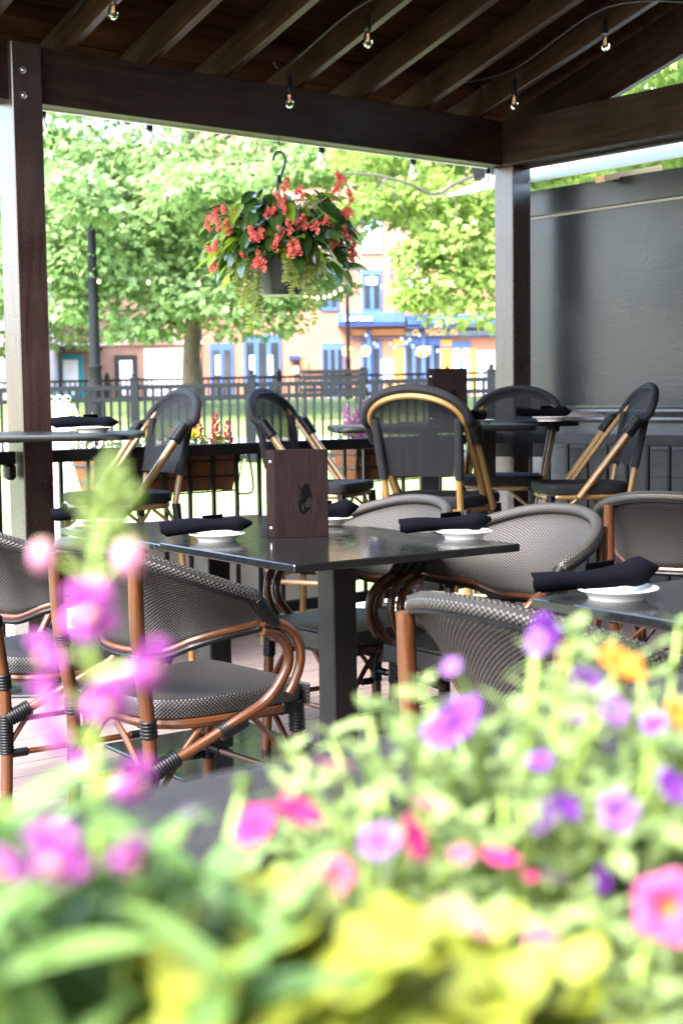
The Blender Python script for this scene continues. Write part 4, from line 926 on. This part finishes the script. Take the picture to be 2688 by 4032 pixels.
# ================================================================== plants
def leaf_me(name, L, Wd, mat, tip=.5, belly=.4, curl=.25, fold=.18, notch=0.0, nx=7, skew=0.0, wave=0.0):
    """leaf from origin along +Y, face up +Z"""
    P = []
    for i in range(nx + 1):
        q = i / nx; y = q * L
        h = Wd / 2 * (math.sin(PI * q ** belly) ** tip if 0 < q < 1 else .02)
        z = L * (.10 * q - curl * q * q); row = []
        for j, k in enumerate((-1, -.5, 0, .5, 1)):
            row.append((k * h + skew * h * q, y - notch * L * abs(k) * (1 - q) ** 3, z + abs(k) * h * fold + wave * Wd * math.sin(q * 14 + j * 2) * abs(k)))
        P.append(row)
    return MB().grid(P, lambda i, j: (j / 4, i / nx)).mesh(name, mat, sharp=0)
def petunia_me(name, R, mat, deep=.8, ruffle=.07, n=40):
    prof = [(.05, -deep), (.10, -deep * .8), (.16, -.38), (.26, -.14), (.45, -.03), (.70, .03), (.88, .02), (1.0, -.03)]; P = []
    for i, (r, z) in enumerate(prof):
        row = []
        for j in range(n):
            a = 2 * PI * j / n; lobe = 1 + .085 * math.cos(5 * a) * (r > .4) ; rr = R * r * lobe
            row.append((rr * math.cos(a), rr * math.sin(a), R * (z + ruffle * r * r * math.sin(10 * a + 1) + .05 * r * math.cos(5 * a))))
        P.append(row)
    return MB().grid(P, lambda i, j: (j / n, prof[i][0]), closed=True).mesh(name, mat, sharp=0)
def snap_me(name, R, mat):
    g = MB()
    def lobe(ang, out, size, cup, tilt):
        P = []
        for i in range(6):
            r = i / 5; row = []
            for j in range(12):
                a = 2 * PI * j / 12; x, y = size * r * math.cos(a), size * r * math.sin(a) * .9; z = cup * size * r * r
                v = V3((x, y + out, z)); v = Matrix.Rotation(tilt, 3, 'X') @ v; row.append(tuple(Matrix.Rotation(ang, 3, 'Z') @ v))
            P.append(row)
        g.grid(P, lambda i, j: (j / 12, .35 + .6 * i / 5), closed=True)
    for ang in (-.55, .55): lobe(ang, R * .62, R * .52, -.35, .75)
    for ang in (PI - .95, PI, PI + .95): lobe(ang, R * .60, R * .46, -.45, -.15)
    g.ball((0, -R * .22, R * .16), (R * .36, R * .30, R * .26), 12, 7)
    g.tube([(0, 0, -R * 1.15), (0, 0, -R * .5), (0, 0, R * .05)], [R * .22, R * .36, R * .42], 12)
    me = g.mesh(name, mat, sharp=0); return me
PET = dict(
    pink=m_petal('snapdragon_pink', (.36, .085, .34), (.33, .06, .30), (.40, .28, .10), .12, .3, .4),
    blush=m_petal('blush_bud', (0.4836, 0.2604, 0.3472), (0.4340, 0.1860, 0.2976), (0.3720, 0.3100, 0.1550), .1, .3, .4),
    purple=m_petal('petunia_purple', (0.1265, 0.0260, 0.2232), (0.0893, 0.0130, 0.1860), (0.0223, 0.0037, 0.0446), .1, .3),
    lilac=m_petal('petunia_lilac', (0.1934, 0.0967, 0.2678), (0.1562, 0.0521, 0.2306), (0.0670, 0.0112, 0.0930), .1, .3, .4),
    magenta=m_petal('petunia_magenta', (0.4464, 0.0310, 0.1612), (0.3596, 0.0124, 0.1116), (0.0372, 0.0062, 0.0124), .12, .3),
    hot=m_petal('petunia_hot_pink', (0.3385, 0.0738, 0.1996), (0.3255, 0.0260, 0.1042), (0.2691, 0.1823, 0.0130), .20, .34, .4),
    rose=m_petal('petunia_rose', (0.3298, 0.1042, 0.1649), (0.3038, 0.0608, 0.1302), (0.1736, 0.0434, 0.0434), .1, .3, .4),
    orange=m_petal('calibrachoa_orange', (0.3819, 0.1215, 0.0217), (0.3689, 0.1736, 0.0174), (0.3038, 0.1302, 0.0087), .1, .3, .4),
    red=m_petal('begonia_red', (.78, .20, .17), (.70, .11, .095), (.5, .2, .1), .05, .2, .4),
    yellow=m_petal('pansy_yellow', (0.4960, 0.3410, 0.0124), (0.4836, 0.2976, 0.0124), (0.3100, 0.1240, 0.0000), .1, .3),
    crimson=m_petal('snapdragon_crimson', (0.3844, 0.0124, 0.0496), (0.3596, 0.0186, 0.0496), (0.3100, 0.0620, 0.0620), .1, .3))
BL = {k: petunia_me('blossom', 1.0, m, .8 if k != 'hot' else .55, .07) for k, m in PET.items() if k not in ('pink', 'blush', 'crimson')}
SN = {k: snap_me('blossom', 1.0, PET[k]) for k in ('pink', 'crimson')}
BUD = {k: MB().ball((0, 0, 0), (.8, .8, 1.0), 12, 8).mesh('bud', PET[k]) for k in ('blush', 'pink', 'lilac', 'rose', 'yellow', 'orange')}
lgreen = m_leaf('petunia_leaf', (0.1092, 0.1677, 0.0507), (0.1950, 0.2574, 0.0936), (0.2340, 0.2886, 0.1482), .42, .5, .3)
mgreen = m_leaf('snapdragon_leaf', (.07, .15, .035), (.13, .22, .06), (.19, .27, .11), .38, .45, .3)
lime = m_leaf('lime_leaf', (.17, .215, .012), (.25, .275, .035), (.27, .28, .1), .45, .5)
paleleaf = m_leaf('pale_yellow_leaf', (.12, .125, .035), (.15, .15, .05), None, .4, .5)
budgreen = m_leaf('green_bud', (.075, .125, .018), (.11, .16, .03), None, .35, .5)
LF = dict(petunia=leaf_me('leaf', .034, .017, lgreen, .75, .8, .3, .15), lance=leaf_me('leaf', .062, .016, mgreen, .8, .75, .35, .25), lime=leaf_me('leaf', .055, .050, lime, .55, .62, .3, .10, .25, wave=.03), pale=leaf_me('leaf', .040, .040, paleleaf, .5, .7, .25, .08, .1, wave=.05))
def aim(d, roll=0): return V3(d).to_track_quat('Y', 'Z') @ Quaternion((0, 1, 0), roll)
def stalk(par, a, b, r=.0013, name='stem'):
    a, b = V3(a), V3(b); m = a.lerp(b, .55); m.z = max(a.z, b.z) - abs(b.z - a.z) * .25
    return obj(name, MB().tube(spl([a, m, b], 4), [lerp(r * 1.4, r, i / 8) for i in range(9)], 6).mesh(name, MT['stem']), par)
class Plant:
    def __init__(s, name, label, cat, s_, v_, z=.862, group='flowering plants in the near trough'):
        p = loc(s_, v_, z); s.o = thing(name, label, cat, p, 0, group); s.p = V3(p); s.n = 0
    def bush(s, seed, stems, spread, h, leaf, sc_, per=7, lean=(0, 0), rot=2.4, droop=.2, hvar=.4, tip=3):
        r = random.Random(seed)
        for k in range(stems):
            a = 2 * PI * (k + r.uniform(-.3, .3)) / stems; R = spread * math.sqrt(r.uniform(.05, 1)); hh = h * r.uniform(1 - hvar, 1.0) * (1 - .35 * (R / spread) ** 2)
            e = V3((R * math.cos(a) + lean[0], R * math.sin(a) + lean[1], hh)); P_ = spl([V3((e.x * .15, e.y * .15, 0)), V3((e.x * .55, e.y * .55, hh * .62)), e], 5)
            obj('stem', MB().tube(P_, [lerp(.0022, .0011, i / 10) for i in range(len(P_))], 6).mesh('stem', MT['stem']), s.o)
            for i in range(per):
                q = .35 + .65 * i / (per - 1) if per > 1 else 1; j = min(len(P_) - 2, int(q * (len(P_) - 1))); p = P_[j].lerp(P_[j + 1], q * (len(P_) - 1) - j)
                an = i * rot + r.uniform(-.4, .4); up = r.uniform(-.15, .55) - droop
                d = V3((math.cos(an), math.sin(an), up)); k2 = sc_ * r.uniform(.65, 1.15) * (1 - .25 * q)
                obj('leaf', LF[leaf], s.o, p, aim(d, r.uniform(-.5, .5)), k2); s.n += 1
            for i in range(tip):
                an = 2 * PI * i / tip + r.random(); d = V3((math.cos(an), math.sin(an), .9)); obj('leaf', LF[leaf], s.o, e, aim(d), sc_ * r.uniform(.4, .7))
    def bloom(s, dx, dy, d, R, kind, look=None, mesh=None, name='blossom', base=None, sc3=None, root=None):
        """blossom centred where the photo (at 1568 px width) shows it, at depth d"""
        R *= .78 if kind != 'pink' else .74
        p = at(dx * 2688 / 1568, dy * 2688 / 1568, d) - s.p
        look = V3(look) if look else V3((random.Random(int(dx * 7 + dy)).uniform(-.5, .5), -1, .55)); me = mesh or BL[kind]
        o = obj(name, me, s.o, p, look.to_track_quat('Z', 'Y'), sc3 or R)
        rt = V3(root) if root else V3((p.x * .4, p.y * .4, max(0, p.z - .07)))
        stalk(s.o, rt, p - look.normalized() * R * (.75 if name == 'blossom' else .8)); return o
DEP = lambda x, off=0: .475 + .000137 * x + off
# --- pink snapdragon, tall spike left of the picture
sn = Plant('snapdragon', 'tall pink snapdragon spike with green buds at the left', 'flower', -5.50, -5.12)
tip_ = at(262 * 1.7143, 1045 * 1.7143, .50) - sn.p; b0 = at(222 * 1.7143, 1800 * 1.7143, .485) - sn.p
obj('stem', MB().tube(spl([(0, 0, 0), b0, at(210 * 1.7143, 1500 * 1.7143, .49) - sn.p, at(225 * 1.7143, 1250 * 1.7143, .495) - sn.p, tip_], 6), [lerp(.0021, .0011, i / 24) for i in range(25)], 8).mesh('stem', MT['stem']), sn.o)
gb = MB().ball((0, 0, 0), (.8, .8, 1.05), 10, 7).mesh('bud', budgreen)
for x, y, r in ((262, 1045, .0045), (240, 1085, .0055), (282, 1080, .0048), (225, 1120, .0058), (285, 1115, .0058), (262, 1100, .005), (180, 1150, .005), (312, 1140, .006), (250, 1150, .007), (205, 1195, .006), (275, 1205, .0075), (240, 1235, .006), (180, 1240, .0055), (300, 1240, .005)):
    p = at(x * 1.7143, y * 1.7143, .497) - sn.p; obj('bud', gb, sn.o, p, (.3, .2, 0), r * .72); stalk(sn.o, at((x * .4 + 235 * .6) * 1.7143, (y + 22) * 1.7143, .497) - sn.p, p, .0009, 'pedicel')
for x, y, r, dd in ((100, 1278, .0058, .0), (298, 1283, .0068, .0)):
    p = at(x * 1.7143, y * 1.7143, .49) - sn.p; obj('bud', BUD['blush'], sn.o, p, (.2, 0, 0), r); stalk(sn.o, at(222 * 1.7143, (y + 70) * 1.7143, .493) - sn.p, p, .0009, 'pedicel')
for x, y, R, d, lk in ((205, 1400, .0150, .485, (.15, -1, .35)), (105, 1500, .0100, .475, (-.7, -1, .2)), (345, 1525, .0125, .48, (.8, -.9, .35)), (245, 1610, .0125, .475, (.2, -1, .1)), (110, 1600, .0095, .48, (-.6, -1, .2)), (120, 1690, .0092, .48, (-.5, -.8, .1)), (310, 1790, .0110, .47, (.6, -1, .3)), (130, 1965, .0150, .41, (-.2, -1, .3)), (300, 1965, .0100, .42, (.5, -1, .1)), (185, 1760, .0070, .50, (0, .4, .2)), (20, 1990, .009, .41, (-.5, -1, .2))):
    o = sn.bloom(x, y, d, R, 'pink', lk, SN['pink'], root=(at(222 * 1.7143, (y + 30) * 1.7143, .487) - sn.p))
sn.bush(3, 13, .07, .175, 'lance', 1.1, 9, (-.012, -.01), 2.2, .0)
sn2 = Plant('snapdragon', 'leafy snapdragon plant with narrow green leaves at the lower left corner', 'flower', -5.53, -5.15)
sn2.bush(5, 17, .075, .195, 'lance', 1.1, 9, (.0, .0), 2.1, .05); sn2.bloom(440, 1875, .49, .0055, 'lilac', None, BUD['lilac'], 'bud'); sn2.bloom(270, 2215, .46, .0060, 'lilac', None, BUD['lilac'], 'bud')
sn2.bloom(15, 1880, .45, .0060, 'yellow', None, BUD['yellow'], 'bud'); sn2.bloom(460, 2130, .50, .0090, 'orange', (.4, -.6, .8)); sn2.bloom(600, 2130, .52, .0085, 'orange', (.2, -.4, .9))
sn3 = Plant('snapdragon', 'snapdragon foliage with yellow green stem left of the lime leaves', 'flower', -5.46, -5.11)
sn3.bush(8, 13, .06, .145, 'lance', .9, 8, (.0, .0), 2.3, .1); sn3.bloom(560, 1800, .58, .006, 'yellow', None, gb, 'bud')
# --- lime leaved plant in the middle
lm = Plant('lime_vine', 'bright lime yellow leaved vine in the centre foreground', 'plant', -5.465, -5.19)
lm.bush(21, 26, .07, .165, 'lime', .72, 8, (.0, -.012), 2.4, .02, .45, 3)
lm3 = Plant('lime_vine', 'lime leaved vine below the pale round leaves', 'plant', -5.425, -5.205); lm3.bush(27, 24, .06, .145, 'lime', .7, 8, (0, 0), 2.4, .03, .45, 2)
lm4 = Plant('lime_vine', 'lime leaved vine beside the narrow snapdragon leaves', 'plant', -5.492, -5.175); lm4.bush(29, 20, .05, .135, 'lime', .66, 8, (0, 0), 2.4, .03, .45, 2)
lm2 = Plant('lime_vine', 'lime vine with pale round leaves at the bottom right', 'plant', -5.40, -5.215)
lm2.bush(23, 18, .055, .095, 'lime', .62, 7, (0, 0), 2.4, .05, .4, 2)
for x, y, k, d in ((1010, 2140, .62, .52), (1275, 2260, .66, .53)):
    obj('leaf', LF['pale'], lm2.o, at(x * 1.7143, (y + 50) * 1.7143, d) - lm2.p, aim((.3, .5, .85), .2), k); stalk(lm2.o, (0, 0, .02), at(x * 1.7143, (y + 50) * 1.7143, d) - lm2.p)
# --- petunias
pm1 = Plant('petunia', 'magenta petunia behind the lime leaves', 'flower', -5.34, -5.075)
pm1.bush(31, 20, .075, .125, 'petunia', .78, 11)
for x, y, R, k, lk, d in ((765, 1755, .0095, 'rose', (.1, .2, 1), .62), (580, 1895, .0120, 'magenta', (-.5, -.5, .7), .575), (690, 1860, .0125, 'magenta', (.5, -.2, .9), .60), (770, 2010, .0100, 'rose', (-.2, -1, .4), .58), (955, 1925, .0125, 'magenta', (.8, -.4, .4), .61), (870, 1930, .0110, 'lilac', (-.2, -.7, .8), .61), (985, 1845, .0090, 'rose', (.2, .1, 1), .63), (1060, 1960, .007, 'rose', (0, -.4, .9), .62)): pm1.bloom(x, y, d - .06, R * .95, k, lk)
pm2_ = Plant('petunia', 'purple petunia in front of the right armchair', 'flower', -5.245, -5.08)
pm2_.bush(35, 20, .085, .205, 'petunia', .78, 11, (.0, .0)); 
for x, y, R, k, lk, d in ((1035, 1655, .0190, 'purple', (-.6, -.4, .8), .66), (1255, 1455, .0130, 'purple', (.4, -.5, .2), .70), (1230, 1475, .0085, 'lilac', (-.8, -.6, .2), .69), (1035, 1530, .0060, 'lilac', (-.4, -.5, .6), .68), (1345, 1560, .0110, 'lilac', (-.2, -.6, .7), .70), (1410, 1630, .0105, 'lilac', (.2, -.8, .6), .69), (1330, 1640, .0080, 'lilac', (0, -.8, .5), .70)): pm2_.bloom(x, y, d - .03, R, k, lk)
pm3 = Plant('petunia', 'violet petunia filling the right side of the foreground', 'flower', -5.22, -5.13)
pm3.bush(37, 20, .09, .17, 'petunia', .78, 11)
for x, y, R, k, lk, d in ((1300, 1850, .0115, 'purple', (.5, -.5, .8), .655), (1420, 1862, .0130, 'lilac', (.1, -1, .4), .65), (1235, 1875, .0110, 'lilac', (-.4, -.8, .7), .645), (1545, 1805, .0130, 'purple', (.6, -.6, .7), .66), (1385, 2020, .0090, 'purple', (.6, -.6, .2), .63), (1150, 1965, .0115, 'magenta', (.2, -.1, 1), .63), (1215, 2010, .006, 'magenta', (.3, -.1, 1), .63), (1270, 2010, .0085, 'lilac', (.4, .2, .9), .64), (1500, 1660, .0090, 'purple', (-.3, -.5, .8), .69), (1240, 1745, .008, 'purple', (-.2, -.5, .8), .67)): pm3.bloom(x, y, d - .065, R * .85, k, lk)
pm4 = Plant('petunia', 'hot pink petunia with yellow throat at the right edge', 'flower', -5.34, -5.205)
pm4.bush(39, 20, .07, .10, 'petunia', .78, 11)
for x, y, R, k, lk, d in ((1535, 2085, .0215, 'hot', (-.12, -1, .35), .60), (865, 2130, .0155, 'magenta', (-.35, .15, .9), .565), (1120, 2130, .0110, 'rose', (.2, -.2, 1), .60), (1240, 2165, .0090, 'rose', (0, -1, .5), .585), (1100, 2330, .0120, 'rose', (.1, -.6, .9), .55), (1150, 2320, .008, 'magenta', (.1, -.6, .9), .56)): pm4.bloom(x, y, d - .085, R * .80, k, lk)
ca = Plant('calibrachoa', 'orange calibrachoa at the right above the violet petunias', 'flower', -5.13, -5.07)
ca.bush(41, 20, .08, .20, 'petunia', .72, 11)
for x, y, R, k, lk, d in ((1430, 1520, .0170, 'orange', (.35, -.45, .85), .72), (1560, 1640, .0110, 'orange', (.5, -.6, .6), .69)): ca.bloom(x, y, d, R, k, lk)
fill = Plant('petunia', 'low green petunia foliage at the bottom edge between the lime leaves', 'flower', -5.50, -5.20)
fill.bush(51, 20, .06, .06, 'petunia', .85, 10)
fl2 = Plant('petunia', 'green petunia foliage running out of the right edge', 'flower', -5.185, -5.15); fl2.bush(53, 20, .08, .175, 'petunia', .78, 11)
for i_, (s_, v_, h_, lab) in enumerate(((-5.28, -5.04, .19, 'petunia foliage against the railing cap behind the purple bloom'), (-5.21, -5.18, .14, 'petunia foliage below the orange bloom'), (-5.30, -5.13, .155, 'petunia foliage between magenta and violet blooms'), (-5.37, -5.11, .11, 'petunia foliage left of the magenta blooms'), (-5.27, -5.21, .10, 'petunia foliage right of the pale round leaves'))):
    q_ = Plant('petunia', 'green ' + lab, 'flower', s_, v_); q_.bush(61 + i_, 20, .075, h_, 'petunia', .76, 11)
fl3 = Plant('snapdragon', 'snapdragon foliage cut by the lower left corner', 'flower', -5.54, -5.20); fl3.bush(57, 14, .06, .10, 'lance', .8, 9)
# --- hanging basket
hk = V3((-.285, 7.00, 0)); hz = 1.666
hb = thing('hanging_basket', 'dark plastic hanging pot under the long beam', 'hanging basket', (hk.x, hk.y, hz))
obj('pot', MB().lathe([(0, 0), (.098, 0), (.104, .006), (.112, .03), (.148, .15), (.160, .19), (.170, .195), (.172, .215), (.164, .217), (.155, .19), (.1, .02), (0, .02)], 60, rib=.012, ribs=10).mesh('pot', m_plain('dark_plastic', (.02, .022, .025), .45)), hb)
obj('soil', MB().lathe([(0, .185), (.153, .185)], 20).mesh('soil', soil), hb)
for a in (0.3, 2.4, 4.5): obj('wire', MB().tube([(.165 * math.cos(a), .165 * math.sin(a), .20), (0, 0, .555)], .003, 6).mesh('wire', MT['metal']), hb)
hookp = spl([(0, 0, .545), (.012, 0, .585), (.026, 0, .625), (.030, 0, .660), (.018, 0, .690), (-.006, 0, .694), (-.022, 0, .675), (-.026, 0, .655)], 5)
obj('hook', MB().tube(hookp, .0075, 8).mesh('hook', m_plain('dark_green_plastic', (.02, .05, .045), .35)), hb)
obj('collar', MB().lathe([(.0, .585), (.008, .585), (.016, .545), (0, .545)], 10).mesh('collar', MT['metal']), hb)
obj('ceiling_hook', MB().tube(spl([(0.002, 0, BZ - hz + .01), (.004, 0, .74), (.012, 0, .715), (.010, 0, .688), (-.004, 0, .683), (-.010, 0, .70), (-.014, 0, .725)], 5), .0022, 6).mesh('ceiling_hook', MT['metal']), hb)
begl = m_leaf('begonia_leaf', (.018, .052, .010), (.05, .11, .02), (0.0540, 0.1020, 0.0300), .22, .22, .6)
begy = m_leaf('begonia_young_leaf', (.20, .32, .02), (.28, .38, .03), None, .5, .3)
bleaf = leaf_me('leaf', .105, .056, begl, .75, .72, .35, .22, .2, skew=.18); bleaf2 = leaf_me('leaf', .095, .05, begy, .75, .72, .3, .2, .2, skew=.18)
bg_ = thing('begonia', 'red flowering begonia filling the hanging pot', 'flower', (hk.x, hk.y, hz + .2)); bg2 = thing('begonia', 'leafy begonia stems crowding the front of the hanging pot', 'flower', (hk.x, hk.y, hz + .2)); r = random.Random(77)
for k in range(440):
    a = r.uniform(0, 2 * PI); q = r.random() ** .6; el = r.uniform(-.75, 1.35); R = .27 * q * math.cos(max(el, 0)) ** .5 + .06
    p = V3((R * math.cos(a), R * math.sin(a) * .9, .06 + .24 * q * math.sin(el) + .02)); 
    d = V3((math.cos(a), math.sin(a), r.uniform(-1.3, .15)))
    obj('leaf', bleaf2 if (r.random() < .16 or (p.x < -.16 and r.random() < .5)) else bleaf, bg_ if k % 2 else bg2, p, aim(d, r.uniform(-.7, .7)), r.uniform(.85, 1.3))
for k in range(22):
    a = 2 * PI * k / 22 + r.uniform(-.1, .1); R = r.uniform(.18, .33); obj('stem', MB().tube(spl([(0, 0, -.02), (R * .5 * math.cos(a), R * .5 * math.sin(a), r.uniform(.1, .2)), (R * math.cos(a), R * math.sin(a), r.uniform(.02, .26))], 4), .004, 6).mesh('stem', m_plain('begonia_stem', (.16, .10, .03), .4)), bg_)
cm2 = []
for i in range(4):
    g = MB(); rr_ = random.Random(i)
    for k in range(5 + i):
        c0 = V3((rr_.uniform(-.026, .026), rr_.uniform(-.02, .02), -.013 * k + .02)); Rk = Matrix.Rotation(rr_.uniform(0, 6), 3, 'Z') @ Matrix.Rotation(rr_.uniform(.2, 1.2), 3, 'X')
        for s_ in (-1, 1):
            P_ = []
            for u_ in range(4):
                q = u_ / 3; row = []
                for v_ in range(8): an = 2 * PI * v_ / 8; row.append(tuple(c0 + Rk @ V3((.0165 * q * math.cos(an), s_ * (.004 + .008 * q * q), .018 * q * math.sin(an) - .009))))
                P_.append(row)
            g.grid(P_, lambda i, j: (j / 8, .3 + .6 * i / 3), closed=True)
        g.tube([tuple(c0), (0, 0, .04)], .0012, 4)
    cm2.append(g.mesh('blossom', PET['red'], sharp=0))
def basket_bloom(nx, ny, Y, k=1.0): p = at(nx, ny, Y) - V3(bg_.location); obj('blossom', cm2[int(nx + ny) % 4], bg_, p, (0, 0, nx % 6), k); obj('stem', MB().tube(spl([(p.x * .45, p.y * .45, p.z * .5 + .03), p * .8 + V3((0, 0, .03)), p + V3((0, 0, .03))], 3), .002, 5).mesh('stem', MT['stem']), bg_)
for nx, ny, Y in ((840, 830, 6.85), (880, 820, 6.8), (930, 835, 6.8), (820, 870, 6.9), (860, 870, 6.8), (895, 880, 6.78), (1100, 770, 6.78), (1120, 790, 6.75), (1180, 745, 6.85), (1120, 820, 6.72), (1050, 830, 6.72), (1075, 825, 6.72), (1135, 880, 6.7), (1100, 905, 6.7), (1175, 870, 6.72), (1195, 860, 6.75), (990, 905, 6.7), (1020, 910, 6.7), (1085, 945, 6.7), (1150, 955, 6.7), (1145, 970, 6.69), (1330, 690, 7.0), (1345, 700, 7.0), (1375, 760, 7.0), (1360, 825, 7.0), (1375, 830, 7.0), (1365, 905, 6.95), (1320, 945, 6.9), (1390, 965, 7.0), (1385, 1005, 7.0), (1320, 740, 7.0), (1278, 862, 6.75), (955, 985, 6.75), (1015, 995, 6.7), (1010, 1030, 6.68), (1030, 1035, 6.68), (830, 980, 6.95), (840, 1030, 6.95), (850, 960, 6.9), (1122, 712, 6.9), (1240, 885, 6.72), (1175, 960, 6.7)): basket_bloom(nx, ny, Y - .03, .62)
jl = m_leaf('creeping_leaf', (.24, .30, .05), (.38, .42, .10), None, .4, .4)
cj = thing('creeping_vine', 'yellow green creeping vine trailing from the hanging pot', 'plant', (hk.x, hk.y, hz + .2))
def vine(nx0, nx1, ny1, Y, seed):
    rr_ = random.Random(seed); e = at(nx1, ny1, Y) - V3(cj.location); a = V3((e.x * .8, e.y * .8, .02)); st_ = V3((e.x * .3, e.y * .3, 0)); P_ = spl([st_, a + V3((0, 0, .01)), a.lerp(e, .5) + V3((rr_.uniform(-.015, .015), 0, 0)), e], 9); g = MB(); g.tube(P_, .0018, 5)
    for i, p in enumerate(P_[6:]):
        for k in range(3):
            an = i * 1.9 + k * 2.1 + rr_.uniform(-.5, .5); d = V3((math.cos(an), math.sin(an), -.5)).normalized(); s_ = d.cross(V3((0, 0, 1))).normalized(); L = rr_.uniform(.022, .036)
            g.add([p, p + d * L * .5 + s_ * L * .5, p + d * L, p + d * L * .5 - s_ * L * .5], [(0, 1, 2, 3)])
    obj('vine', g.mesh('vine', jl, sharp=0), cj)
for i, (n1, y1, Y) in enumerate(((920, 1110, 6.8), (935, 1160, 6.8), (950, 1200, 6.78), (965, 1190, 6.76), (980, 1290, 6.75), (985, 1300, 6.74), (1000, 1245, 6.74), (1010, 1200, 6.73), (1020, 1250, 6.74), (905, 1060, 6.85), (1125, 1100, 6.72), (1148, 1160, 6.70), (1160, 1120, 6.70), (1172, 1090, 6.7), (1185, 1130, 6.7), (1215, 1110, 6.72), (1225, 1180, 6.74), (1240, 1270, 6.78), (1255, 1150, 6.8), (1270, 1090, 6.85), (1205, 1200, 6.75), (960, 1080, 6.8), (1245, 1060, 6.8))): vine(0, n1, y1, Y, i)
# --- planters hung outside the back railing
def rail_planter(label, s0, s1):
    t = frame_thing('rail_planter', label, 'planter'); m = (s0 + s1) / 2; L = s1 - s0; co = m_plain('rust_coco', (.11, .045, .018), .95, .2, 0, .4, 40, .8)
    g = MB(); g.add([(s0, .09, .93), (s1, .09, .93), (s1, .31, .93), (s0, .31, .93), (s0 + .04, .13, .72), (s1 - .04, .13, .72), (s1 - .04, .27, .72), (s0 + .04, .27, .72)], [(0, 1, 5, 4), (1, 2, 6, 5), (2, 3, 7, 6), (3, 0, 4, 7), (4, 5, 6, 7)]); obj('liner', g.mesh('liner', co, False), t)
    obj('soil', MB().box((m, .20, .90), (L - .03, .19, .02)).mesh('soil', soil), t)
    for z, o_ in ((.935, 0), (.865, .018), (.79, .032), (.715, .044)):
        a, b_, c, d = s0 - .012 + o_, s1 + .012 - o_, .078 + o_, .322 - o_; obj('wire', MB().tube([(a, c, z), (b_, c, z), (b_, d, z), (a, d, z), (a, c, z)], .0045, 6, False).mesh('wire', MT['metal']), t)
    n = int(L / .085)
    for i in range(n + 1):
        x = lerp(s0, s1, i / n); obj('wire', MB().tube([(x, .076, .935), (lerp(x, m, .05), .120, .712)], .0035, 5).mesh('wire', MT['metal']), t)
    obj('wire', MB().tube(spl([(s1 + .012, .078, .935), (s1 + .05, .09, .8), (s1 + .07, .12, .70), (s1 - .03, .12, .70)], 3), .005, 6).mesh('wire', MT['metal']), t)
    return t
rail_planter('black wire planter with rust coco liner on the railing left of the menu', -2.55, -1.72)
rail_planter('black wire planter with coco liner on the railing behind the middle stools', -1.0, -.22)
fol = m_leaf('bedding_leaf', (.10, .20, .03), (.20, .32, .06), None, .4, .45)
def clump(par, n, R, h, seed, size=.022):
    r = random.Random(seed); g = MB()
    for i in range(n):
        a = r.uniform(0, 2 * PI); q = R * math.sqrt(r.random()); p = V3((q * math.cos(a), q * math.sin(a) * .7, r.uniform(0, h) * (1 - .5 * (q / R) ** 2))); an = r.uniform(0, 2 * PI); d = V3((math.cos(an), math.sin(an), r.uniform(-.2, .9))).normalized(); s_ = d.cross(V3((0, 0, 1))).normalized(); L = size * r.uniform(.7, 1.3)
        g.add([p, p + d * L * .5 + s_ * L * .3, p + d * L, p + d * L * .5 - s_ * L * .3], [(0, 1, 2, 3)])
    return obj('foliage', g.mesh('foliage', fol, sharp=0), par)
def small_plant(label, cat, s_, kind, n, R, h, seed, spikes=(), size=.017):
    t = thing('bedding_plant', label, cat, loc(s_, .20, .91), 0, 'bedding plants on the back railing'); clump(t, 320, R * 1.15, h * 1.1, seed, .027); r = random.Random(seed)
    for i in range(n):
        p = V3((r.uniform(-R, R) * .8, r.uniform(-R, R) * .5, h * r.uniform(.75, 1.1))); obj('blossom', BL[kind], t, p, V3((r.uniform(-.5, .5), -1, .6)).to_track_quat('Z', 'Y'), size)
    for x, z0, z1, k in spikes:
        obj('stem', MB().tube([(x, 0, 0), (x + .004, 0, z1 + .02)], .0025, 6).mesh('stem', MT['stem']), t); m = int((z1 - z0) / .016)
        for i in range(m * 2):
            q = i / (m * 2); a = i * 2.4; R2 = .026 * (1 - .6 * q); obj('blossom', SN[k], t, (x + R2 * math.cos(a), R2 * math.sin(a), lerp(z0, z1, q)), V3((math.cos(a), math.sin(a) - .3, .3)).to_track_quat('Z', 'Y'), .017 * (1 - .5 * q))
small_plant('purple flowering plant at the left end of the railing planter', 'flower', -2.47, 'purple', 12, .10, .11, 1, ((-.02, .06, .18, 'pink'),), .013)
small_plant('orange and green bedding plant half hidden by the lit stool', 'flower', -2.28, 'orange', 5, .10, .10, 2, (), .014)
small_plant('yellow pansies beside the crimson snapdragons on the railing', 'flower', -2.0, 'yellow', 8, .11, .09, 3, (), .028)
small_plant('crimson snapdragon spikes at the right end of the railing planter', 'flower', -1.83, 'yellow', 1, .09, .07, 4, ((-.07, .06, .26, 'crimson'), (.02, .02, .19, 'crimson'), (.08, .01, .15, 'crimson')), .012)
small_plant('tall pink snapdragons on the railing left of the curved stool back', 'flower', -.90, 'pink' if 'pink' in BL else 'lilac', 0, .10, .08, 5, ((-.05, .05, .22, 'pink'), (.0, .02, .20, 'pink'), (.05, .03, .24, 'pink'), (-.02, .0, .16, 'pink')))
small_plant('low red flowering plant seen through the stool mesh', 'flower', -.55, 'red', 10, .13, .07, 6, (), .015)
